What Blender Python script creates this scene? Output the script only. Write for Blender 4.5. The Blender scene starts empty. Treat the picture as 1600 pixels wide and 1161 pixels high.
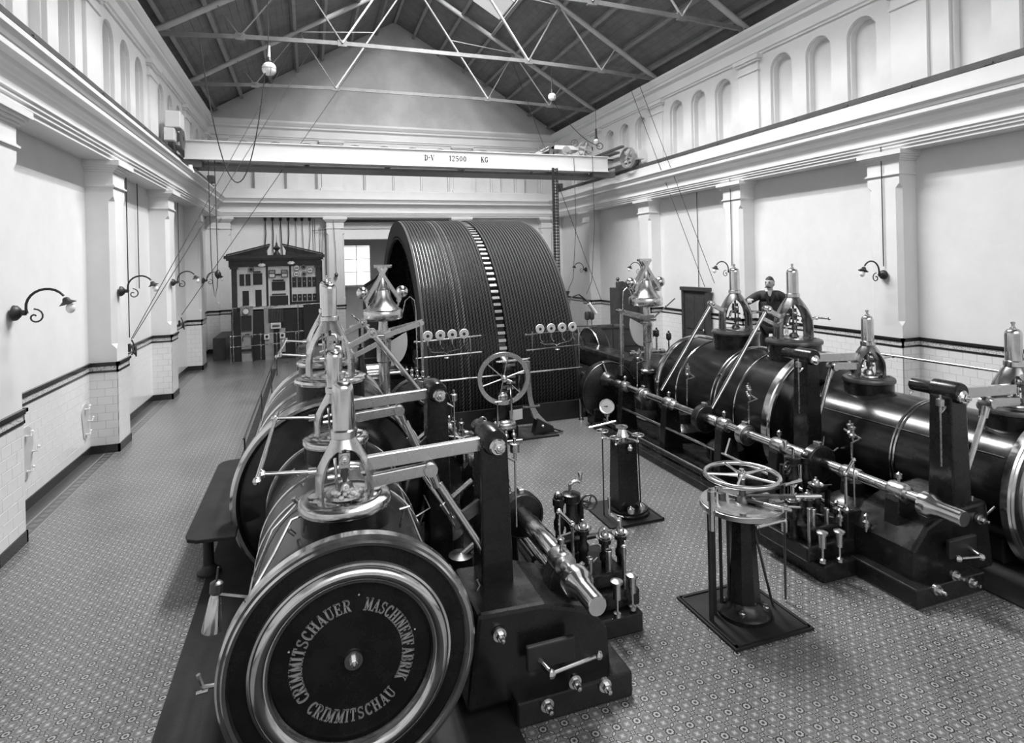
import bpy, bmesh, math, random
from mathutils import Vector, Matrix, noise
random.seed(7)
PI = math.pi
S = bpy.context.scene
COL = S.collection

# ------------------------------------------------------------------ camera
CAM_F, CAM_YAW, CAM_ROLL, CAM_PX, CAM_PY, CAM_H = 916.3, 0.3318, 0.0227, 800.0, 407.7, 3.0
cd = bpy.data.cameras.new('camera')
cam = bpy.data.objects.new('camera', cd)
COL.objects.link(cam)
cam.location = (0, 0, CAM_H)
cd.sensor_fit = 'HORIZONTAL'
cd.sensor_width = 36.0
cd.lens = CAM_F / 1600 * 36
cd.shift_x = 0.0
cd.shift_y = -(580.5 - CAM_PY) / 1600
cd.clip_end = 200
fw = Vector((math.sin(CAM_YAW), math.cos(CAM_YAW), 0))
r0 = Vector((math.cos(CAM_YAW), -math.sin(CAM_YAW), 0))
u0 = Vector((0, 0, 1))
# image axes: right = r0*c + u0*(-s)... (roll about the view axis)
c_, s_ = math.cos(CAM_ROLL), math.sin(CAM_ROLL)
rr = r0 * c_ - u0 * s_
uu = r0 * s_ + u0 * c_
M = Matrix((rr, uu, -fw)).transposed()
cam.rotation_euler = M.to_euler()
S.camera = cam


def project(p):
    v = Vector(p) - cam.location
    d = v.dot(fw)
    if d <= 0.05:
        return None
    return (CAM_PX + CAM_F * v.dot(rr) / d, CAM_PY - CAM_F * v.dot(uu) / d)


# ------------------------------------------------------------------ light and exposure
S.view_settings.view_transform = 'Standard'
S.view_settings.look = 'None'
S.view_settings.gamma = 1.0
S.view_settings.exposure = 0.0
S.view_settings.use_curve_mapping = False
W = bpy.data.worlds.new('overcast_sky')
S.world = W
W.use_nodes = True
# overcast sky: brighter towards the zenith, dim ground below the horizon
_nt = W.node_tree
_tc = _nt.nodes.new('ShaderNodeTexCoord')
_sx = _nt.nodes.new('ShaderNodeSeparateXYZ')
_cr = _nt.nodes.new('ShaderNodeValToRGB')
_nt.links.new(_tc.outputs['Generated'], _sx.inputs[0])
_nt.links.new(_sx.outputs[2], _cr.inputs[0])
_cr.color_ramp.elements[0].position = 0.0
_cr.color_ramp.elements[0].color = (0.30, 0.30, 0.30, 1)
_cr.color_ramp.elements[1].position = 1.0
_cr.color_ramp.elements[1].color = (1, 1, 1, 1)
_nt.links.new(_cr.outputs[0], _nt.nodes['Background'].inputs[0])
_nt.nodes['Background'].inputs[1].default_value = 1.15


def area(name, loc, rot, sx, sy, power):
    l = bpy.data.lights.new(name, 'AREA')
    l.shape = 'RECTANGLE'
    l.size = sx
    l.size_y = sy
    l.energy = power
    o = bpy.data.objects.new(name, l)
    COL.objects.link(o)
    o.location = loc
    o.rotation_euler = rot
    return o


# daylight above the ridge glazing, and the big windows of the gable behind the camera
area('skylight_daylight', (3.38, 11.8, 12.8), (0, 0, 0), 1.7, 9, 7300)
area('front_window_daylight', (3.38, -3.4, 7.2), (math.radians(68), 0, 0), 10, 4.0, 300)

try:
    S.cycles.caustics_reflective = False
except Exception:
    pass

# ------------------------------------------------------------------ room numbers
XL, XR, YB, YF = -3.45, 10.21, 23.5, -2.0
XC = 3.38
PW, PD = 0.62, 0.40          # pilaster width and depth
PY_ = [3.6, 7.62, 11.62, 15.62, 19.62]
PYR = [3.8, 7.82, 11.84, 15.86, 19.88]
DADO = 1.47


# ------------------------------------------------------------------ materials
class Nx:
    def __init__(s, nt, out):
        s.nt, s.o = nt, out

    def _m(s, op, a, b=None, c=None):
        n = s.nt.nodes.new('ShaderNodeMath')
        n.operation = op
        for i, v in enumerate((a, b, c)):
            if v is None:
                continue
            if isinstance(v, Nx):
                s.nt.links.new(v.o, n.inputs[i])
            else:
                n.inputs[i].default_value = v
        return Nx(s.nt, n.outputs[0])

    def __add__(s, o): return s._m('ADD', s, o)
    def __sub__(s, o): return s._m('SUBTRACT', s, o)
    def __rsub__(s, o): return s._m('SUBTRACT', o, s)
    def __mul__(s, o): return s._m('MULTIPLY', s, o)
    def __truediv__(s, o): return s._m('DIVIDE', s, o)
    def lt(s, o): return s._m('LESS_THAN', s, o)
    def gt(s, o): return s._m('GREATER_THAN', s, o)
    def abs(s): return s._m('ABSOLUTE', s)
    def floor(s): return s._m('FLOOR', s)
    def sqrt(s): return s._m('SQRT', s)
    def cos(s): return s._m('COSINE', s)
    def atan2(s, o): return s._m('ARCTAN2', s, o)
    def max(s, o): return s._m('MAXIMUM', s, o)
    def min(s, o): return s._m('MINIMUM', s, o)
    def smooth(s, e0, e1):      # 0 below e0, 1 above e1
        n = s.nt.nodes.new('ShaderNodeMapRange')
        n.interpolation_type = 'SMOOTHSTEP'
        s.nt.links.new(s.o, n.inputs[0])
        n.inputs[1].default_value = e0
        n.inputs[2].default_value = e1
        return Nx(s.nt, n.outputs[0])


MATS = {}


def mat(name, val, rough=0.5, metal=0.0, noise_amt=0.0, nscale=3.0, bump=0.0, bscale=40.0, coat=0.0, emis=0.0, spec=0.5, trans=0.0, rnoise=0.0, tint=None):
    m = bpy.data.materials.new(name)
    m.use_nodes = True
    nt = m.node_tree
    p = nt.nodes['Principled BSDF']
    col = (val, val, val, 1)
    p.inputs['Base Color'].default_value = col
    p.inputs['Roughness'].default_value = rough
    p.inputs['Metallic'].default_value = metal
    p.inputs['Specular IOR Level'].default_value = spec
    p.inputs['Coat Weight'].default_value = coat
    p.inputs['Coat Roughness'].default_value = 0.12
    p.inputs['Transmission Weight'].default_value = trans
    if emis:
        p.inputs['Emission Color'].default_value = (1, 1, 1, 1)
        p.inputs['Emission Strength'].default_value = emis
    if noise_amt or bump or rnoise:
        tc = nt.nodes.new('ShaderNodeTexCoord')
        nz = nt.nodes.new('ShaderNodeTexNoise')
        nz.inputs['Scale'].default_value = nscale
        nz.inputs['Detail'].default_value = 6
        nz.inputs['Roughness'].default_value = 0.65
        nt.links.new(tc.outputs['Object'], nz.inputs['Vector'])
        if noise_amt:
            r = nt.nodes.new('ShaderNodeMapRange')
            r.inputs[1].default_value = 0.25
            r.inputs[2].default_value = 0.75
            r.inputs[3].default_value = val * (1 - noise_amt)
            r.inputs[4].default_value = min(1, val * (1 + noise_amt))
            nt.links.new(nz.outputs[0], r.inputs[0])
            nt.links.new(r.outputs[0], p.inputs['Base Color'])
        if rnoise:
            r = nt.nodes.new('ShaderNodeMapRange')
            r.inputs[1].default_value = 0.3
            r.inputs[2].default_value = 0.7
            r.inputs[3].default_value = max(0.02, rough - rnoise)
            r.inputs[4].default_value = rough + rnoise
            nt.links.new(nz.outputs[0], r.inputs[0])
            nt.links.new(r.outputs[0], p.inputs['Roughness'])
        if bump:
            n2 = nt.nodes.new('ShaderNodeTexNoise')
            n2.inputs['Scale'].default_value = bscale
            n2.inputs['Detail'].default_value = 3
            nt.links.new(tc.outputs['Object'], n2.inputs['Vector'])
            b = nt.nodes.new('ShaderNodeBump')
            b.inputs['Strength'].default_value = bump
            b.inputs['Distance'].default_value = 0.01
            nt.links.new(n2.outputs[0], b.inputs['Height'])
            nt.links.new(b.outputs[0], p.inputs['Normal'])
    MATS[name] = m
    return m


mat('plaster', 0.71, 0.75, noise_amt=0.05, nscale=2.2, bump=0.08, bscale=60)
mat('plaster_trim', 0.73, 0.6, noise_amt=0.04, nscale=2)
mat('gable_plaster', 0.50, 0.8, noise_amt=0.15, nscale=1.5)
mat('glazed_tile', 0.76, 0.16, noise_amt=0.05, nscale=2.0, coat=0.4)
mat('grout', 0.42, 0.9, noise_amt=0.1)
mat('black_tile', 0.02, 0.25, coat=0.3)
mat('black_paint', 0.012, 0.26, noise_amt=0.5, nscale=5, coat=0.10, rnoise=0.08, spec=0.35)
mat('black_gloss', 0.010, 0.20, noise_amt=0.5, nscale=5, coat=0.0, rnoise=0.04, spec=0.4)
mat('black_iron', 0.016, 0.5, noise_amt=0.5, nscale=6, rnoise=0.12)
mat('floor_plate', 0.020, 0.6, spec=0.2, noise_amt=0.4, nscale=4, bump=0.15, bscale=90)
mat('planished_sheet', 0.085, 0.24, 0.92, noise_amt=0.35, nscale=2.0, rnoise=0.07)
mat('polished_steel', 0.70, 0.16, 1.0, noise_amt=0.12, nscale=6, rnoise=0.07)
mat('satin_steel', 0.60, 0.27, 1.0, noise_amt=0.06, nscale=5, rnoise=0.03)
mat('gun_metal', 0.36, 0.22, 1.0, noise_amt=0.2, nscale=8, rnoise=0.05)
mat('letter_steel', 0.42, 0.5, 0.4)
mat('tooth_steel', 0.34, 0.4, 1.0)
mat('brass', 0.50, 0.27, 1.0, noise_amt=0.2, nscale=9, rnoise=0.05)
mat('dark_steel', 0.14, 0.38, 1.0, noise_amt=0.4, nscale=8)
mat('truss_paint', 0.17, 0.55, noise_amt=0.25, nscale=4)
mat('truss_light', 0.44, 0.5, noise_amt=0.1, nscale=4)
mat('roof_board', 0.16, 0.7, noise_amt=0.3, nscale=2.5, bump=0.2, bscale=30)
mat('purlin_wood', 0.26, 0.6, noise_amt=0.2)
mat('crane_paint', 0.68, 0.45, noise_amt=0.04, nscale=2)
mat('crane_grey', 0.30, 0.5)
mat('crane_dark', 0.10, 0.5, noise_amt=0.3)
mat('rail_steel', 0.09, 0.7, noise_amt=0.3)
mat('letter_black', 0.012, 0.5)
mat('white_enamel', 0.82, 0.25, coat=0.4)
mat('dial_white', 0.62, 0.5)
mat('marble', 0.80, 0.3, noise_amt=0.08, nscale=5)
mat('slate', 0.02, 0.35, noise_amt=0.3)
mat('dark_wood', 0.045, 0.45, noise_amt=0.4, nscale=6, bump=0.1, bscale=25)
mat('grey_board', 0.33, 0.6, noise_amt=0.12)
mat('rope_cord', 0.03, 0.8)
mat('wall_plate', 0.48, 0.5, noise_amt=0.05)
mat('skin', 0.48, 0.55, noise_amt=0.05)
mat('hair', 0.03, 0.7)
mat('suit_cloth', 0.028, 0.85, noise_amt=0.2, nscale=20, bump=0.2, bscale=60)
mat('shirt', 0.65, 0.8)
mat('cotton', 0.8, 0.95, noise_amt=0.15, nscale=30, bump=0.8, bscale=60)
mat('opal_glass', 0.85, 0.25, coat=0.5)
mat('window_sky', 0.9, 0.5, emis=1.6)
mat('clear_glass', 0.95, 0.03, trans=1.0)
mat('ground_dark', 0.03, 0.8)


def glass_pane():
    m = bpy.data.materials.new('roof_glass')
    m.use_nodes = True
    nt = m.node_tree
    nt.nodes.clear()
    o = nt.nodes.new('ShaderNodeOutputMaterial')
    mx = nt.nodes.new('ShaderNodeMixShader')
    t = nt.nodes.new('ShaderNodeBsdfTransparent')
    t.inputs[0].default_value = (0.92, 0.92, 0.92, 1)
    g = nt.nodes.new('ShaderNodeBsdfGlossy')
    g.inputs['Roughness'].default_value = 0.05
    mx.inputs[0].default_value = 0.08
    nt.links.new(t.outputs[0], mx.inputs[1])
    nt.links.new(g.outputs[0], mx.inputs[2])
    nt.links.new(mx.outputs[0], o.inputs[0])
    MATS['roof_glass'] = m


glass_pane()


def floor_mat():
    m = bpy.data.materials.new('encaustic_tile')
    m.use_nodes = True
    nt = m.node_tree
    p = nt.nodes['Principled BSDF']
    g = nt.nodes.new('ShaderNodeNewGeometry')
    sx = nt.nodes.new('ShaderNodeSeparateXYZ')
    nt.links.new(g.outputs['Position'], sx.inputs[0])
    X, Y = Nx(nt, sx.outputs[0]), Nx(nt, sx.outputs[1])
    T = 0.149
    a = (X - 1.643) / T + 0.5
    b = (Y - 3.503) / T + 0.5
    dx = a - a.floor() - 0.5
    dy = b - b.floor() - 0.5
    r = (dx * dx + dy * dy).sqrt()
    ang = dy.atan2(dx)
    pet = (ang * 8.0).cos() * 0.016
    k = 14.0

    def ring(c, w, soft=0.012):
        return 1.0 - (r - c).abs().smooth(w - soft, w + soft)
    # ground with darker lobes
    ax, ay = dx.abs(), dy.abs()
    # star at edge midpoints (.5,0) and (0,.5): arms along the diagonals
    ex = 0.5 - ax.max(ay)
    ey = ax.min(ay)
    p1 = (ex + ey)._m('MULTIPLY', ex + ey, 0.7071)
    p2 = (ex - ey)._m('MULTIPLY', ex - ey, 0.7071).abs()
    arm = (p1.abs().max(p2)) * (p1.abs().min(p2) * 3.0 + 0.03)
    star = 1.0 - arm.smooth(0.0042, 0.0075)
    rs = (ex * ex + ey * ey).sqrt()
    core = 1.0 - rs.smooth(0.02, 0.07)
    lobe = (rs.smooth(0.12, 0.15)) * (1.0 - rs.smooth(0.22, 0.26))
    v = 0.36 - lobe * 0.13
    v = v + star * 0.42
    # rosette
    dark1 = ring(0.19, 0.03)
    light = (r - 0.115 + pet).abs()
    light = 1.0 - light.smooth(0.03, 0.05)
    inside = 1.0 - r.smooth(0.185, 0.2)
    v = v * (1.0 - inside) + inside * 0.04
    v = v + light * 0.66
    v = v * (1.0 - dark1 * 0.85)
    # ovals on the diagonals
    u = (ax + ay) * 0.7071
    w = (ax - ay).abs() * 0.7071
    ou = (u - 0.395) / 0.165
    ow = w / 0.085
    od = (ou * ou + ow * ow).sqrt()
    ov_in = 1.0 - od.smooth(0.52, 0.64)
    ov_all = 1.0 - od.smooth(0.9, 1.05)
    v = v * (1.0 - ov_all) + ov_all * 0.04
    v = v + ov_in * 0.62
    # small cross of four squares at the tile corners
    cx, cy = 0.5 - ax, 0.5 - ay
    cr = (cx * cx + cy * cy).sqrt()
    call = 1.0 - cr.smooth(0.115, 0.135)
    sq = (cx - 0.04).abs().max((cy - 0.04).abs())
    v = v * (1.0 - call) + call * 0.06
    v = v + call * (1.0 - sq.smooth(0.022, 0.034)) * 0.6
    # wall border: plain dark and mid bands along the left wall
    bd = X.lt(-3.06)
    bl = (X + 3.08).abs().lt(0.012).max((X + 3.24).abs().lt(0.01))
    bb = (Y / T)
    bq = ((bb - bb.floor() - 0.5).abs() + ((X + 3.16) / T).abs()).lt(0.35)
    vb = (bq * 0.12) + 0.12
    v = v * (1.0 - bd) + vb * bd
    v = v.max(bl * 0.42)
    # wear
    nz = nt.nodes.new('ShaderNodeTexNoise')
    nz.inputs['Scale'].default_value = 0.9
    nz.inputs['Detail'].default_value = 5
    nt.links.new(g.outputs['Position'], nz.inputs['Vector'])
    wv = Nx(nt, nz.outputs[0])
    v = v * (wv * 0.40 + 0.27)
    cb = nt.nodes.new('ShaderNodeCombineXYZ')
    for i in range(3):
        nt.links.new(v.o, cb.inputs[i])
    nt.links.new(cb.outputs[0], p.inputs['Base Color'])
    rg = wv * 0.2 + 0.22
    nt.links.new(rg.o, p.inputs['Roughness'])
    p.inputs['Coat Weight'].default_value = 0.45
    p.inputs['Coat Roughness'].default_value = 0.18
    MATS['encaustic_tile'] = m


floor_mat()


def rope_mat(name='greased_rope', hi=0.04):
    m = bpy.data.materials.new(name)
    m.use_nodes = True
    nt = m.node_tree
    p = nt.nodes['Principled BSDF']
    tc = nt.nodes.new('ShaderNodeTexCoord')
    sx = nt.nodes.new('ShaderNodeSeparateXYZ')
    nt.links.new(tc.outputs['Object'], sx.inputs[0])
    X, Y, Z = [Nx(nt, sx.outputs[i]) for i in range(3)]
    th = Z.atan2(Y)                       # around the wheel axis
    v = ((th * 330.0) + (X * 120.0))
    w = v.cos() * 0.5 + 0.5
    c = w * w * hi + 0.009
    cb = nt.nodes.new('ShaderNodeCombineXYZ')
    for i in range(3):
        nt.links.new(c.o, cb.inputs[i])
    nt.links.new(cb.outputs[0], p.inputs['Base Color'])
    p.inputs['Roughness'].default_value = 0.6
    p.inputs['Specular IOR Level'].default_value = 0.25
    b = nt.nodes.new('ShaderNodeBump')
    b.inputs['Strength'].default_value = 0.5
    b.inputs['Distance'].default_value = 0.008
    nt.links.new(w.o, b.inputs['Height'])
    nt.links.new(b.outputs[0], p.inputs['Normal'])
    MATS[name] = m


rope_mat()
rope_mat('pale_rope', 0.16)


def band_mat():
    m = bpy.data.materials.new('patterned_tile_band')
    m.use_nodes = True
    nt = m.node_tree
    p = nt.nodes['Principled BSDF']
    tc = nt.nodes.new('ShaderNodeNewGeometry')
    vo = nt.nodes.new('ShaderNodeTexVoronoi')
    vo.inputs['Scale'].default_value = 38
    nt.links.new(tc.outputs['Position'], vo.inputs['Vector'])
    v = Nx(nt, vo.outputs['Distance'])
    c = v.smooth(0.15, 0.5) * 0.45 + 0.16
    cb = nt.nodes.new('ShaderNodeCombineXYZ')
    for i in range(3):
        nt.links.new(c.o, cb.inputs[i])
    nt.links.new(cb.outputs[0], p.inputs['Base Color'])
    p.inputs['Roughness'].default_value = 0.25
    MATS['patterned_tile_band'] = m


band_mat()


# ------------------------------------------------------------------ mesh builder
def basis(ax):
    ax = Vector(ax).normalized()
    h = Vector((0, 0, 1)) if abs(ax.z) < 0.9 else Vector((0, 1, 0))
    a = ax.cross(h).normalized()
    b = ax.cross(a).normalized()
    return ax, a, b


class MB:
    def __init__(s, tf=None):
        s.v, s.f, s.tf = [], [], tf

    def add(s, vs, fs):
        n = len(s.v)
        s.v += [Vector(v) for v in vs]
        s.f += [tuple(n + i for i in f) for f in fs]
        return s

    def box(s, x0, x1, y0, y1, z0, z1):
        vs = [(x0, y0, z0), (x1, y0, z0), (x1, y1, z0), (x0, y1, z0), (x0, y0, z1), (x1, y0, z1), (x1, y1, z1), (x0, y1, z1)]
        return s.add(vs, [(0, 3, 2, 1), (4, 5, 6, 7), (0, 1, 5, 4), (1, 2, 6, 5), (2, 3, 7, 6), (3, 0, 4, 7)])

    def cbox(s, c, d):
        return s.box(c[0] - d[0] / 2, c[0] + d[0] / 2, c[1] - d[1] / 2, c[1] + d[1] / 2, c[2] - d[2] / 2, c[2] + d[2] / 2)

    def taper(s, c, d0, d1, z0, z1):
        vs = []
        for d, z in ((d0, z0), (d1, z1)):
            for sx, sy in ((-1, -1), (1, -1), (1, 1), (-1, 1)):
                vs.append((c[0] + sx * d[0] / 2, c[1] + sy * d[1] / 2, z))
        return s.add(vs, [(0, 3, 2, 1), (4, 5, 6, 7), (0, 1, 5, 4), (1, 2, 6, 5), (2, 3, 7, 6), (3, 0, 4, 7)])

    def bar(s, p0, p1, w, h=None, up=(0, 0, 1)):
        h = h or w
        p0, p1 = Vector(p0), Vector(p1)
        ax = (p1 - p0).normalized()
        up = Vector(up)
        if abs(ax.dot(up)) > 0.99:
            up = Vector((1, 0, 0))
        a = ax.cross(up).normalized()
        b = a.cross(ax).normalized()
        vs = []
        for p in (p0, p1):
            for i, j in ((-1, -1), (1, -1), (1, 1), (-1, 1)):
                vs.append(p + a * i * w / 2 + b * j * h / 2)
        return s.add(vs, [(0, 3, 2, 1), (4, 5, 6, 7), (0, 1, 5, 4), (1, 2, 6, 5), (2, 3, 7, 6), (3, 0, 4, 7)])

    def lathe(s, prof, o=(0, 0, 0), ax=(0, 0, 1), n=24, closed=False, a0=0.0, a1=None):
        ax, a, b = basis(ax)
        o = Vector(o)
        full = a1 is None
        m = n if full else n + 1
        vs = []
        for r, h in prof:
            for i in range(m):
                t = a0 + (2 * PI if full else (a1 - a0)) * i / n
                vs.append(o + ax * h + (a * math.cos(t) + b * math.sin(t)) * max(r, 1e-5))
        fs = []
        K = len(prof)
        for k in range(K if closed else K - 1):
            k2 = (k + 1) % K
            for i in range(n):
                j = (i + 1) % m
                fs.append((k * m + i, k * m + j, k2 * m + j, k2 * m + i))
        return s.add(vs, fs)

    def cyl(s, p0, p1, r, r1=None, n=12):
        p0, p1 = Vector(p0), Vector(p1)
        L = (p1 - p0).length
        r1 = r if r1 is None else r1
        return s.lathe([(0, 0), (r, 0), (r1, L), (0, L)], p0, p1 - p0, n)

    def sphere(s, c, r, n=12, sc=(1, 1, 1)):
        c = Vector(c)
        k = max(4, n // 2)
        vs, fs = [], []
        for i in range(k + 1):
            for j in range(n):
                t, p = PI * i / k, 2 * PI * j / n
                vs.append(c + Vector((r * sc[0] * math.sin(t) * math.cos(p), r * sc[1] * math.sin(t) * math.sin(p), r * sc[2] * math.cos(t))))
        for i in range(k):
            for j in range(n):
                fs.append((i * n + j, i * n + (j + 1) % n, (i + 1) * n + (j + 1) % n, (i + 1) * n + j))
        return s.add(vs, fs)

    def torus(s, c, ax, R, r, n=32, m=8, a0=0.0, a1=None):
        prof = [(R + r * math.cos(2 * PI * k / m), r * math.sin(2 * PI * k / m)) for k in range(m)]
        return s.lathe(prof, c, ax, n, closed=True, a0=a0, a1=a1)

    def tube(s, pts, r, n=8, closed=False):
        pts = [Vector(p) for p in pts]
        K = len(pts)
        rs = r if isinstance(r, (list, tuple)) else [r] * K
        t0 = (pts[1] - pts[0]).normalized()
        _, a, b = basis(t0)
        vs = []
        for i, p in enumerate(pts):
            if closed:
                t = (pts[(i + 1) % K] - pts[i - 1]).normalized()
            else:
                t = (pts[min(i + 1, K - 1)] - pts[max(i - 1, 0)]).normalized()
            a = (a - t * a.dot(t)).normalized()
            b = t.cross(a)
            for j in range(n):
                q = 2 * PI * j / n
                vs.append(p + (a * math.cos(q) + b * math.sin(q)) * rs[i])
        fs = []
        for i in range(K if closed else K - 1):
            i2 = (i + 1) % K
            for j in range(n):
                fs.append((i * n + j, i * n + (j + 1) % n, i2 * n + (j + 1) % n, i2 * n + j))
        if not closed:
            fs.append(tuple(range(n - 1, -1, -1)))
            fs.append(tuple((K - 1) * n + j for j in range(n)))
        return s.add(vs, fs)

    def prism(s, poly, axis, d0, d1):
        """poly: 2-D points; axis 'x','y','z' = extrusion axis from d0 to d1"""
        def P(p, d):
            return {'x': (d, p[0], p[1]), 'y': (p[0], d, p[1]), 'z': (p[0], p[1], d)}[axis]
        n = len(poly)
        vs = [P(p, d0) for p in poly] + [P(p, d1) for p in poly]
        fs = [tuple(range(n - 1, -1, -1)), tuple(range(n, 2 * n))]
        fs += [(i, (i + 1) % n, n + (i + 1) % n, n + i) for i in range(n)]
        return s.add(vs, fs)


ORG = {}


def mesh_from(mb, org, name, m, smooth=True, recalc=True, ang=38):
    me = bpy.data.meshes.new(name)
    vs = mb.v
    if mb.tf:
        vs = [mb.tf(v) for v in vs]
    me.from_pydata([v - org for v in vs], [], mb.f)
    if recalc:
        bm = bmesh.new()
        bm.from_mesh(me)
        bmesh.ops.recalc_face_normals(bm, faces=bm.faces)
        bm.to_mesh(me)
        bm.free()
    if m:
        me.materials.append(MATS[m])
    if smooth:
        for p in me.polygons:
            p.use_smooth = True
        me.set_sharp_from_angle(angle=math.radians(ang))
    me.update()
    return me


def part(name, mb, m, parent, smooth=True, label=None, bev=0, recalc=True, stuff=False):
    org = ORG[parent.name]
    o = bpy.data.objects.new(name, mesh_from(mb, org, name, m, smooth, recalc))
    COL.objects.link(o)
    o.parent = parent
    ORG[o.name] = org
    if label:
        o['label'] = label
    if stuff:
        o['kind'] = 'stuff'
    if bev:
        bevel(o, bev)
    return o


def bevel(o, w, seg=2):
    b = o.modifiers.new('bevel', 'BEVEL')
    b.width = w
    b.segments = seg
    b.limit_method = 'ANGLE'
    b.angle_limit = math.radians(50)


def thing(name, label, cat, loc=(0, 0, 0), group=None, local=False):
    o = bpy.data.objects.new(name, None)
    o.empty_display_size = 0.1
    COL.objects.link(o)
    o.location = loc
    o['label'] = label
    o['category'] = cat
    if group:
        o['group'] = group
    ORG[o.name] = Vector((0, 0, 0)) if local else Vector(loc)
    return o


def single(name, mb, m, label, cat, group=None, smooth=True, bev=0, kind=None, org=None, recalc=True):
    vs = [mb.tf(v) for v in mb.v] if mb.tf else mb.v
    if org is None:
        org = Vector(((min(v.x for v in vs) + max(v.x for v in vs)) / 2, (min(v.y for v in vs) + max(v.y for v in vs)) / 2, min(v.z for v in vs)))
    org = Vector(org)
    o = bpy.data.objects.new(name, mesh_from(mb, org, name, m, smooth, recalc))
    COL.objects.link(o)
    o.location = org
    ORG[o.name] = org
    if label:
        o['label'] = label
        o['category'] = cat
    if group:
        o['group'] = group
    if kind:
        o['kind'] = kind
    if bev:
        bevel(o, bev)
    return o


def struct(name, mb, m, smooth=False, bev=0, recalc=True):
    o = bpy.data.objects.new(name, mesh_from(mb, Vector((0, 0, 0)), name, m, smooth, recalc))
    COL.objects.link(o)
    ORG[o.name] = Vector((0, 0, 0))
    o['kind'] = 'structure'
    if bev:
        bevel(o, bev)
    return o


def copy_tree(o, parent=None):
    c = o.copy()
    COL.objects.link(c)
    c.parent = parent
    for ch in list(o.children):
        copy_tree(ch, c)
    return c


def instance(name, me, loc, parent, rot=None):
    o = bpy.data.objects.new(name, me)
    o.parent = parent
    o.location = loc
    if rot:
        o.rotation_euler = rot
    COL.objects.link(o)
    return o


def arc(cx, cy, r, a0, a1, n):
    return [(cx + r * math.cos(math.radians(a0 + (a1 - a0) * i / n)), cy + r * math.sin(math.radians(a0 + (a1 - a0) * i / n))) for i in range(n + 1)]


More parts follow.
